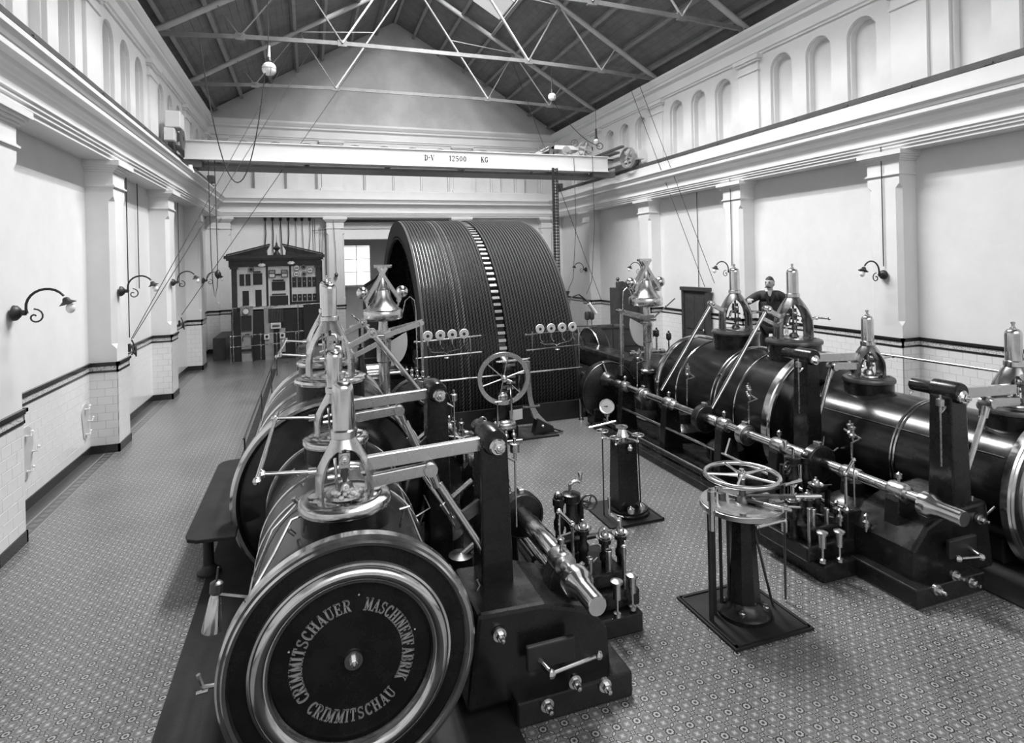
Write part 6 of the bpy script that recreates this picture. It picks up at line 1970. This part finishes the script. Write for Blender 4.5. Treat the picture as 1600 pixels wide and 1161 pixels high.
# ================================================================== OIL PUMP CLUSTERS
def cluster(side_, lab):
    cx = AX[side_]
    s = -1 if side_ == 'right' else 1
    TF = lambda v: Vector((cx + s * (v.x - .19), v.y, v.z))
    B = lambda: MB(tf=TF)
    o = TF(Vector((2.2, 4.5, .16)))
    t = thing('oil_pump_stand', lab, 'oil pumps', o)
    part('manifold', B().box(1.92, 2.5, 4.22, 4.85, .16, .30).box(1.95, 2.42, 4.3, 4.8, .30, .42), 'black_paint', t, smooth=False, bev=.02)

    def pump(x, y, z0, z1, r, m='black_paint'):
        p = part('pump_body', B().lathe([(r * 1.3, 0), (r * 1.3, .03), (r, .05), (r, (z1 - z0) * .45), (r * 1.35, (z1 - z0) * .5), (r * 1.35, (z1 - z0) * .62), (r * .9, (z1 - z0) * .68), (r * .9, (z1 - z0) * .85), (r * 1.5, (z1 - z0) * .88), (r * 1.5, z1 - z0 - .01), (r, z1 - z0), (0, z1 - z0)], (x, y, z0), n=18), m, t)
        return p
    a = pump(2.14, 4.75, .38, .94, .055)
    part('collar', B().lathe([(0, 0), (.075, 0), (.08, .015), (.06, .03), (0, .03)], (2.14, 4.75, .86), n=18), 'brass', a)
    part('crank_handle', B().cyl((2.13, 4.75, .94), (2.13, 4.75, 1.02), .015, n=8).tube([(2.13, 4.75, 1.01), (2.16, 4.75, 1.03), (2.20, 4.75, 1.035), (2.23, 4.75, 1.02)], .014, 8).lathe([(0, 0), (.012, 0), (.022, .08), (.018, .09), (0, .09)], (2.23, 4.75, 1.02), n=10), 'polished_steel', a)
    b = pump(2.005, 4.72, .38, .93, .035)
    part('cup', B().lathe([(.0, 0), (.04, 0), (.045, .10), (.035, .11), (.03, .13), (.04, .135), (.04, .15), (0, .15)], (2.005, 4.72, .80), n=16), 'black_paint', b)
    part('cap', B().lathe([(0, 0), (.03, 0), (.03, .02), (.015, .03), (0, .03)], (2.005, 4.72, .95), n=14), 'brass', b)
    part('small_handwheel', spoked(B(), (2.28, 4.68, .86), (.3, 1, .1), .075, 4, .009, .006, .02, seg=24), 'dark_steel', t)
    part('wheel_stem', B().cyl((2.28, 4.68, .86), (2.24, 4.78, .84), .012, n=8).cyl((2.24, 4.78, .4), (2.24, 4.78, .86), .03, n=12), 'black_paint', t)
    part('linkage', B().cyl((1.83, 4.3, 1.0), (1.94, 4.3, .88), .016, n=8).sphere((1.83, 4.3, 1.0), .024, 8).sphere((1.94, 4.3, .88), .028, 10).cyl((1.94, 4.3, .55), (1.94, 4.3, .88), .014, n=8).cyl((1.83, 4.3, .3), (1.83, 4.3, 1.0), .009, n=6).lathe([(0, 0), (.04, 0), (.035, .03), (.015, .05), (0, .05)], (1.94, 4.3, .52), n=12), 'polished_steel', t)
    part('linkage_foot', B().box(1.80, 2.0, 4.24, 4.36, .16, .54), 'black_paint', t, smooth=False, bev=.02)
    for x, y, zt, zb in ((2.12, 4.48, .80, .38), (2.29, 4.42, .72, .30), (2.45, 4.44, .72, .30)):
        p = pump(x, y, zb, zt - .06, .035)
        part('drip_pan', B().lathe([(0, 0), (.045, .0), (.07, .02), (.072, .028), (.045, .012), (0, .012)], (x, y, zt - .08), n=24), 'satin_steel', p)
        part('brass_dome', B().lathe([(0, 0), (.035, 0), (.038, .02), (.028, .045), (.012, .055), (.012, .075), (0, .08)], (x, y, zt - .06), n=18), 'brass', p)
    part('bail', B().torus((2.29, 4.42, .70), (0, 1, 0), .06, .004, 20, 5, PI / 2 + .0, PI * 1.5) , 'dark_steel', t)
    part('crank_handle', B().cyl((2.35, 4.44, .84), (2.35, 4.44, .98), .012, .015, n=8).tube([(2.35, 4.44, .84), (2.39, 4.44, .82), (2.43, 4.44, .78), (2.45, 4.44, .78)], .014, 8).cyl((2.45, 4.44, .70), (2.45, 4.44, .79), .016, n=8), 'polished_steel', t)
    for x, y, z0, z1, r in ((2.12, 4.36, .36, .55, .024), (2.29, 4.36, .34, .58, .028), (2.49, 4.5, .34, .55, .036), (2.40, 4.3, .25, .62, .016)):
        part('sight_glass', B().cyl((x, y, z0), (x, y, z1), r, n=14).torus((x, y, z1), (0, 0, 1), r, .005, 16, 5), 'satin_steel', t)
    for x, y in ((2.23, 4.12), (2.39, 4.16)):
        part('front_oiler', B().lathe([(0, -.16), (.03, -.16), (.03, -.13), (.012, -.12), (.012, -.03), (.032, -.02), (.034, .10), (.05, .105), (.05, .12), (.02, .135), (0, .135)], (x, y, .34), n=20), 'satin_steel', t)
    for x, y in ((1.90, 4.12), (2.02, 4.3), (1.9, 4.45)):
        part('oil_cup', B().lathe([(0, 0), (.02, 0), (.02, .04), (.035, .05), (.035, .09), (.015, .11), (.015, .14), (.025, .15), (0, .17)], (x, y, .40), n=14), 'brass', t)
    part('bracket', B().box(1.90, 1.93, 4.52, 4.56, .42, .68).box(1.90, 2.06, 4.52, 4.56, .65, .68), 'black_paint', t, smooth=False)
    part('cross_pipe', B().cyl((1.9, 4.5, .70), (2.2, 4.5, .73), .009, n=6).cyl((2.05, 4.35, .46), (2.22, 4.42, .5), .009, n=6).cyl((1.96, 4.6, .6), (2.46, 4.6, .6), .025, n=10), 'dark_steel', t)


cluster('left', 'crowded stand of oil pumps and crank handles at the front of the left engine')
cluster('right', 'crowded stand of oil pumps and steel cups behind the near control pedestal')

# bearing bosses already on the lay shafts; steel tray by the right cluster
single('oil_tray', MB().box(4.95, 5.22, 3.86, 4.18, .44, .455).box(4.95, 5.22, 3.86, 3.87, .455, .475).box(4.95, 5.22, 4.17, 4.18, .455, .475), 'satin_steel', 'small square steel oil tray at the foot of the right engine', 'tray', smooth=False)

# step bench beside the left large cylinder
t = thing('step_bench', 'low dark bench with rounded corners on round legs beside the large left cylinder', 'bench', (-.87, 7.1, .02))
top = [(-1.14, 6.12), (-1.11, 6.02), (-1.03, 5.97), (-.70, 5.93), (-.70, 8.32), (-1.02, 8.30), (-1.10, 8.26), (-1.14, 8.16)]
part('seat', MB().prism(top, 'z', .50, .535), 'floor_plate', t, smooth=False, bev=.008)
for y in (6.42, 7.95):
    l_ = part('leg', MB().lathe([(.05, .08), (.048, .5)], (-1.0, y, 0), n=16), 'black_iron', t)
    part('leg_foot', MB().lathe([(0, .02), (.11, .02), (.11, .04), (.07, .07), (.05, .10), (0, .10)], (-1.0, y, 0), n=16), 'black_iron', l_)
single('edging_strip', MB().box(-1.08, -.98, 8.4, 18.2, 0, .05), 'black_iron', 'long dark edging strip on the floor left of the left engine', 'floor strip', smooth=False)
# thin rail along it
t = thing('low_handrail', 'thin low handrail running back along the left engine', 'railing', (-.92, 12, .0))
part('bar', MB().cyl((-.92, 8.9, .62), (-.92, 17.5, .62), .012, n=8), 'dark_steel', t)
for y in (9, 12, 15, 17.4):
    part('post', MB().cyl((-.92, y, 0), (-.92, y, .62), .012, n=8), 'dark_steel', t)

# polished cone (lamp funnel) and drip lever near the front cover
t = thing('drip_funnel', 'bright steel cone hanging beside the lettered end cover at the left', 'funnel', (-.545, 3.64, .98))
part('cone', MB().lathe([(0, 0), (.052, 0), (.052, .01), (.03, .18), (.022, .20), (0, .21)], (-.56, 3.64, .985), (.12, 0, 1), 20), 'polished_steel', t)
part('neck', MB().lathe([(.026, .2), (.034, .21), (.034, .26), (.02, .27), (0, .27)], (-.56, 3.64, .985), (.12, 0, 1), 16).cyl((-.53, 3.64, 1.25), (-.52, 3.64, 1.33), .006, n=6), 'dark_steel', t)
part('bracket', MB().cyl((-.53, 3.64, 1.18), (-.38, 3.66, 1.12), .010, n=6), 'dark_steel', t)
t = thing('cock_lever', 'small bent brass cock on the left edge of the near cylinder', 'tap', (-.55, 3.60, .72))
part('stem', MB().tube([(-.52, 3.60, .70), (-.60, 3.58, .72), (-.62, 3.57, .80)], .012, 6), 'brass', t)
part('handle', MB().cyl((-.63, 3.57, .70), (-.57, 3.56, .71), .01, n=6), 'brass', t)
# cotton waste
mb = MB()
for k in range(46):
    a = random.uniform(0, 6.28)
    r = random.uniform(0, .09)
    mb.sphere((.20 + r * math.cos(a), 3.99 + r * math.sin(a) * .7, 1.49 + random.uniform(0, .04)), random.uniform(.012, .022), 7, (1, 1, .8))
single('cotton_waste', mb, 'cotton', 'crumpled ball of white cotton waste under the nearest left valve bonnet', 'rag', kind='stuff')

# stop valve with small wheel, left engine
t = thing('stop_valve', 'small horizontal handwheel on a stem behind the fourth left bonnet', 'valve', (.66, 8.75, 1.0))
part('stem', MB().cyl((.66, 8.75, 1.2), (.66, 8.75, 2.12), .018, n=8).lathe([(0, 1.2), (.09, 1.2), (.09, 1.5), (.05, 1.6), (.04, 1.8), (0, 1.8)], (.66, 8.75, 0), n=16), 'black_paint', t)
part('handwheel', spoked(MB(), (.66, 8.75, 2.11), (0, 0, 1), .15, 5, .012, .01, .02), 'polished_steel', t)
# black oil cups on the right frame
for i, (x, y, z) in enumerate(((6.62, 10.5, 1.46), (6.74, 10.5, 1.46), (7.10, 10.6, 1.36))):
    t = thing('oil_cup_stand', '%s of three black topped oil cups standing on the right engine frame' % ('first', 'second', 'third')[i], 'oil cup', (x, y, .86))
    part('stem', MB().cyl((x, y, .84), (x, y, z - .06), .02, n=8), 'brass', t)
    part('bowl', MB().lathe([(0, 0), (.03, 0), (.055, .03), (.055, .13), (.04, .15), (.02, .16), (.02, .19), (0, .2)], (x, y, z - .1), n=16), 'black_paint', t)
for i, (x, y) in enumerate(((7.38, 15.0), (7.52, 15.0))):
    t = thing('fuse_stand', '%s black cup on a thin post by the hook block' % ('left hand', 'right hand')[i], 'post', (x, y, 0))
    part('pole', MB().cyl((x, y, 0), (x, y, 1.3), .012, n=6), 'dark_steel', t)
    part('bowl', MB().lathe([(0, 0), (.04, 0), (.075, .04), (.075, .2), (.05, .24), (0, .25)], (x, y, 1.28), n=14), 'black_iron', t)
t = thing('side_railing', 'thin dark iron railing on the floor right of the rope wheel', 'railing', (6.6, 14.6, 0))
part('bar', MB().cyl((5.4, 14.7, 1.22), (7.9, 14.4, 1.15), .016, n=6), 'black_iron', t)
for x, y in ((6.1, 14.62), (7.86, 14.4)):
    part('post', MB().cyl((x, y, 0), (x, y, 1.2), .018, n=6), 'black_iron', t)
t = thing('pipe_bend', 'white wrapped bent pipe beside the hook block', 'pipe', (5.7, 12.2, 1.2))
part('bend', MB().tube([(5.45, 12.2, 1.2), (5.5, 12.2, 1.9), (5.62, 12.2, 2.15), (5.8, 12.2, 2.2), (6.0, 12.2, 2.05), (6.15, 12.2, 1.85)], .018, 8), 'dark_steel', t)
part('wrapped_end', MB().cyl((6.05, 12.2, 1.98), (6.22, 12.2, 1.74), .045, n=10), 'white_enamel', t)

# service gallery behind the right engine where the man stands
GAZ = .89
t = thing('service_gallery', 'narrow dark planked gallery behind the right engine that the man stands on', 'platform', (7.8, 8.0, 0))
for k in range(4):
    part('plank', MB().box(7.47 + k * .17, 7.63 + k * .17, 6.45, 9.6, GAZ - .035, GAZ), 'dark_wood', t, smooth=False)
for y in (6.6, 8.0, 9.4):
    for x in (7.66, 8.05):
        part('leg', MB().box(x - .04, x + .04, y - .04, y + .04, 0, GAZ - .035), 'black_iron', t, smooth=False)
# trip rod of far side and dark funnel by the man
t = thing('oil_can', 'dark conical oil can with steel cap beside the man', 'oil can', (7.6, 8.9, GAZ))
part('body', MB().lathe([(0, 0), (.10, 0), (.11, .02), (.04, .3), (.03, .42), (0, .42)], (7.6, 8.9, GAZ), n=20), 'black_iron', t)
part('cap', MB().lathe([(.03, .40), (.045, .41), (.045, .45), (.02, .47), (.05, .50), (.05, .53), (.02, .56), (0, .60)], (7.6, 8.9, GAZ), n=16), 'brass', t)

# ================================================================== FURNITURE AT THE RIGHT WALL
dr = thing('cupboard_door', 'closed dark panelled wooden door standing against the right wall', 'door', (10.05, 13.7, 0))
part('leaf', MB().box(10.05, 10.10, 13.2, 14.2, 0, 2.06), 'dark_wood', dr, smooth=False)
for a, b in ((13.12, 13.22), (14.18, 14.28)):
    part('jamb', MB().box(10.01, 10.13, a, b, 0, 2.12), 'dark_wood', dr, smooth=False)
part('head', MB().box(9.99, 10.13, 13.08, 14.32, 2.06, 2.16), 'dark_wood', dr, smooth=False)
for z0, z1 in ((.15, .85), (1.0, 1.9)):
    for y0_, y1_ in ((13.3, 13.66), (13.74, 14.1)):
        part('panel', MB().box(10.035, 10.05, y0_, y1_, z0, z1), 'dark_wood', dr, smooth=False, bev=.006)
part('door_knob', MB().sphere((10.01, 13.3, 1.0), .035, 10), 'brass', dr)
cb = thing('carved_cupboard', 'tall dark wooden cupboard with turned corner finials behind the right governor', 'cupboard', (8.95, 15.6, 0))
part('body', MB().box(8.62, 9.4, 15.45, 15.95, 0, 2.12), 'dark_wood', cb, smooth=False, bev=.01)
part('crest', MB().prism([(8.7, 2.12), (9.32, 2.12), (9.32, 2.2), (9.2, 2.32), (9.01, 2.24), (8.82, 2.32), (8.7, 2.3)], 'y', 15.5, 15.56), 'dark_wood', cb, smooth=False)
for x in (8.63, 9.39):
    c = part('corner_post', MB().box(x - .05, x + .05, 15.4, 15.5, 0, 2.3), 'dark_wood', cb, smooth=False, bev=.008)
    part('finial', MB().lathe([(.05, 0), (.03, .04), (.055, .09), (.03, .14), (0, .16)], (x, 15.45, 2.3), n=12), 'dark_wood', c)
part('door_panel', MB().box(8.75, 9.28, 15.43, 15.45, .9, 1.95), 'dark_wood', cb, smooth=False, bev=.006)
part('drawer', MB().box(8.75, 9.28, 15.42, 15.45, .4, .8), 'dark_wood', cb, smooth=False, bev=.006)
ch = thing('tool_chest', 'low dark chest standing in front of the tall cupboard', 'chest', (8.1, 15.2, 0))
part('box', MB().box(7.75, 8.5, 14.9, 15.35, 0, 1.02), 'dark_wood', ch, smooth=False, bev=.01)
part('lid', MB().box(7.72, 8.53, 14.87, 15.38, 1.02, 1.08), 'dark_wood', ch, smooth=False, bev=.01)
# pale shield shaped wall plates with hooks
for y, z0, z1, w, lab in ((9.0, .38, 1.05, .21, 'larger pale pear shaped wall plate with three hooks near the left edge'), (11.05, .32, .88, .15, 'smaller pale pear shaped wall plate close to the near left pilaster')):
    t = thing('wall_plate', lab, 'wall plate', (XL + .01, y, z0))
    zc1, r1, zc2, r2 = z1 - w, w, z0 + w * .55, w * .55
    pts = [(y + r1 * math.cos(math.radians(a)), zc1 + r1 * math.sin(math.radians(a))) for a in range(-10, 191, 20)]
    pts += [(y + r2 * math.cos(math.radians(a)), zc2 + r2 * math.sin(math.radians(a))) for a in range(190, 351, 20)]
    part('plate', MB().prism(pts, 'x', XL + .010, XL + .022), 'wall_plate', t, smooth=False)
    for dy, z in ((-.02, z1 - w * .55), (w * .75, (z0 + z1) / 2 - .02), (0, z0 + w * .5)):
        part('hook', MB().tube([(XL + .02, y + dy, z), (XL + .08, y + dy, z), (XL + .085, y + dy + .02, z + .05)], .014, 6).sphere((XL + .085, y + dy + .02, z + .05), .02, 8), 'marble', t)
# screens: the dark stair casing at the back left corner
bc = single('corner_casing', MB().box(-3.01, -2.64, 21.0, 23.1, 0, .72), 'dark_wood', 'low dark wooden casing in the far left corner beside the switchboard', 'casing', smooth=False, bev=.01)

# ================================================================== THE MAN
def bake_skin(name, verts, edges, radii, sub=2, root=0):
    me = bpy.data.meshes.new(name)
    me.from_pydata(verts, edges, [])
    o = bpy.data.objects.new(name, me)
    COL.objects.link(o)
    m = o.modifiers.new('skin', 'SKIN')
    m.use_smooth_shade = True
    if not me.skin_vertices:
        me.attributes.new('x', 'FLOAT', 'POINT') if False else None
    sl = me.skin_vertices[0].data if len(me.skin_vertices) else None
    if sl is None:
        bpy.context.view_layer.objects.active = o
        bpy.ops.mesh.customdata_skin_add()
        sl = me.skin_vertices[0].data
    for i, r in enumerate(radii):
        sl[i].radius = r if isinstance(r, tuple) else (r, r)
        sl[i].use_root = (i == root)
    ss = o.modifiers.new('sub', 'SUBSURF')
    ss.levels = sub
    ss.render_levels = sub
    dg = bpy.context.evaluated_depsgraph_get()
    dg.update()
    ev = o.evaluated_get(dg)
    tm_ = ev.to_mesh()
    V = [v.co.copy() for v in tm_.vertices]
    Fc = [tuple(p.vertices) for p in tm_.polygons]
    ev.to_mesh_clear()
    bpy.data.objects.remove(o)
    return V, Fc


MX, MY, MROT = 7.56, 8.20, math.radians(137)
man = thing('person', 'man with moustache in a dark suit, one hand resting on a valve bonnet', 'person', (MX, MY, GAZ), local=True)
man.rotation_euler = (0, 0, MROT)
vb = [(0, 0, .92), (0, .01, 1.12), (0, .01, 1.32), (0, 0, 1.44), (0, .01, 1.50), (0, .02, 1.58),      # 0-5 spine, neck, skull base
      (.10, 0, .86), (.11, .02, .48), (.12, -.02, .09), (.13, .12, .04),                         # 6-9 right leg
      (-.10, 0, .86), (-.11, .02, .48), (-.12, -.02, .09), (-.14, .12, .04),                     # 10-13 left leg
      (.20, 0, 1.41), (.345, .22, 1.32), (.315, .47, 1.36), (.313, .50, 1.365),                          # 14-17 right arm
      (-.19, 0, 1.40), (-.27, -.02, 1.12), (-.25, .08, .88), (-.25, .10, .84)]                   # 18-21 left arm
eb = [(0, 1), (1, 2), (2, 3), (3, 4), (4, 5), (0, 6), (6, 7), (7, 8), (8, 9), (0, 10), (10, 11), (11, 12), (12, 13), (3, 14), (14, 15), (15, 16), (16, 17), (3, 18), (18, 19), (19, 20), (20, 21)]
rb = [(.14, .10), (.13, .095), (.155, .105), (.09, .07), .05, .055, .08, .055, .038, .03, .08, .055, .038, .03, .055, .042, .028, .026, .055, .042, .028, .026]
V, Fc = bake_skin('body', vb, eb, rb)
body = MB()
body.add(V, Fc)
# head, turned a little to the man's right and down
hc_ = Vector((.0, .03, 1.615))
HR = Matrix.Rotation(math.radians(-22), 3, 'Z')
vs, fs = [], []
n1, n2 = 16, 20
for i in range(n1 + 1):
    th = PI * i / n1
    for j in range(n2):
        ph = 2 * PI * j / n2
        x, y, z = math.sin(th) * math.cos(ph), math.sin(th) * math.sin(ph), math.cos(th)
        sx = .073 * (1 if z > -.1 else 1 - .38 * (-z - .1))
        sy = .093 * (1 if z > -.1 else 1 - .15 * (-z - .1))
        yy = y * sy
        # brow, eye sockets, nose, mouth, chin
        if y > .3:
            yy += .022 * math.exp(-((x * 3.8) ** 2)) * math.exp(-((z + .12) * 4.5) ** 2)
            yy -= .010 * math.exp(-((abs(x) - .42) * 5) ** 2) * math.exp(-((z - .08) * 8) ** 2)
            yy += .012 * math.exp(-((x * 2.6) ** 2)) * math.exp(-((z + .82) * 5) ** 2)
        vs.append(hc_ + HR @ Vector((x * sx, yy, z * .118)))
for i in range(n1):
    for j in range(n2):
        fs.append((i * n2 + j, i * n2 + (j + 1) % n2, (i + 1) * n2 + (j + 1) % n2, (i + 1) * n2 + j))
body.add(vs, fs)
for sg in (-1, 1):
    body.add(*(lambda m: (m.v, m.f))(MB().sphere(hc_ + HR @ Vector((sg * .076, -.005, -.005)), .03, 10, (.35, .6, 1))))


# hands: palm and five bent fingers each, skinned chains rooted in the palm
def hand(w, d, up, side_sg, curl):
    w, d, up = Vector(w), Vector(d).normalized(), Vector(up).normalized()
    sd = d.cross(up).normalized() * side_sg
    verts = [w - d * .02, w + d * .045, w + d * .075]
    edges = [(0, 1), (1, 2)]
    rad = [(.024, .02), (.036, .016), (.034, .013)]
    for k, (off, L) in enumerate(((-.028, .062), (-.010, .074), (.009, .070), (.027, .056))):
        b = len(verts)
        p0 = w + d * .08 + sd * off
        p1 = p0 + d * L * .45 - up * curl * .012
        p2 = p1 + d * L * .32 - up * curl * .022
        p3 = p2 + d * L * .20 - up * curl * .026
        verts += [p0, p1, p2, p3]
        edges += [(2, b), (b, b + 1), (b + 1, b + 2), (b + 2, b + 3)]
        rad += [.0095, .009, .008, .007]
    b = len(verts)
    t0 = w + d * .03 - sd * .032
    verts += [t0, t0 + d * .028 - sd * .020 - up * .006, t0 + d * .055 - sd * .024 - up * .014]
    edges += [(1, b), (b, b + 1), (b + 1, b + 2)]
    rad += [.012, .011, .009]
    return bake_skin('hand', [tuple(v) for v in verts], edges, rad, 1)


V, Fc = hand((.313, .515, 1.37), (-.05, 1, .05), (0, 0, 1), 1, 1.0)
body.add(V, Fc)
V, Fc = hand((-.25, .105, .83), (.0, .25, -1), (-1, 0, 0), 1, .9)
body.add(V, Fc)
part('body', body, 'skin', man, recalc=False)
# hair cap, moustache, eyes, brows
vs, fs = [], []
for i in range(9):
    th = PI * .60 * i / 8
    for j in range(n2):
        ph = 2 * PI * j / n2
        x, y, z = math.sin(th) * math.cos(ph), math.sin(th) * math.sin(ph), math.cos(th)
        sh = .86 if (y > -.05 and z < .50) else 1.0
        vs.append(hc_ + HR @ Vector((x * .079 * sh, y * .101 * sh - .003, z * .127 * (1 if sh == 1 else .96) + .002)))
for i in range(8):
    for j in range(n2):
        fs.append((i * n2 + j, i * n2 + (j + 1) % n2, (i + 1) * n2 + (j + 1) % n2, (i + 1) * n2 + j))
part('hair', MB().add(vs, fs), 'hair', man, recalc=False)
ms = [hc_ + HR @ Vector((x, .098 - abs(x) * .35, -.052 - abs(x) * .25)) for x in (-.055, -.035, -.015, 0, .015, .035, .055)]
part('moustache', MB().tube(ms, [.004, .010, .012, .011, .012, .010, .004], 8), 'hair', man)
mb, me2 = MB(), MB()
for sg in (-1, 1):
    me2.sphere(hc_ + HR @ Vector((sg * .030, .079, .008)), .009, 8)
    mb.tube([hc_ + HR @ Vector((sg * .014, .090, .028)), hc_ + HR @ Vector((sg * .032, .086, .032)), hc_ + HR @ Vector((sg * .048, .076, .026))], .005, 6)
part('eyebrows', mb, 'hair', man)
part('eyes', me2, 'hair', man)
# clothes
vj = [(0, 0, .80), (0, .01, 1.10), (0, .01, 1.32), (0, 0, 1.43), (.205, 0, 1.40), (.350, .22, 1.315), (.316, .465, 1.355), (-.205, 0, 1.40), (-.275, -.02, 1.12), (-.252, .08, .89), (0, .005, .95)]
ej = [(0, 10), (10, 1), (1, 2), (2, 3), (3, 4), (4, 5), (5, 6), (3, 7), (7, 8), (8, 9)]
rj = [(.21, .155), (.20, .15), (.21, .145), (.125, .10), .085, .070, .052, .085, .070, .052, (.20, .15)]
V, Fc = bake_skin('jacket', vj, ej, rj)
part('jacket', MB().add(V, Fc), 'suit_cloth', man, recalc=False)
vt = [(0, 0, .90), (.10, 0, .84), (.112, .02, .48), (.12, -.015, .07), (-.10, 0, .84), (-.112, .02, .48), (-.12, -.015, .07)]
V, Fc = bake_skin('trousers', vt, [(0, 1), (1, 2), (2, 3), (0, 4), (4, 5), (5, 6)], [(.15, .11), .092, .07, .06, .092, .07, .06])
part('trousers', MB().add(V, Fc), 'suit_cloth', man, recalc=False)
part('shirt_front', MB().prism([(-.035, 1.49), (.035, 1.49), (.028, 1.44), (0, 1.36), (-.028, 1.44)], 'y', .08, .125).torus((0, .015, 1.475), (0, .15, 1), .056, .014, 20, 6), 'shirt', man)
for sg in (-1, 1):
    part('lapel', MB().prism([(sg * .04, 1.49), (sg * .085, 1.43), (sg * .06, 1.34), (0, 1.24), (sg * .02, 1.38)], 'y', .120, .150), 'suit_cloth', man, smooth=False)
    part('shoe', MB().sphere((sg * .13, .07, .045), .05, 12, (.95, 2.5, .9)), 'black_iron', man)
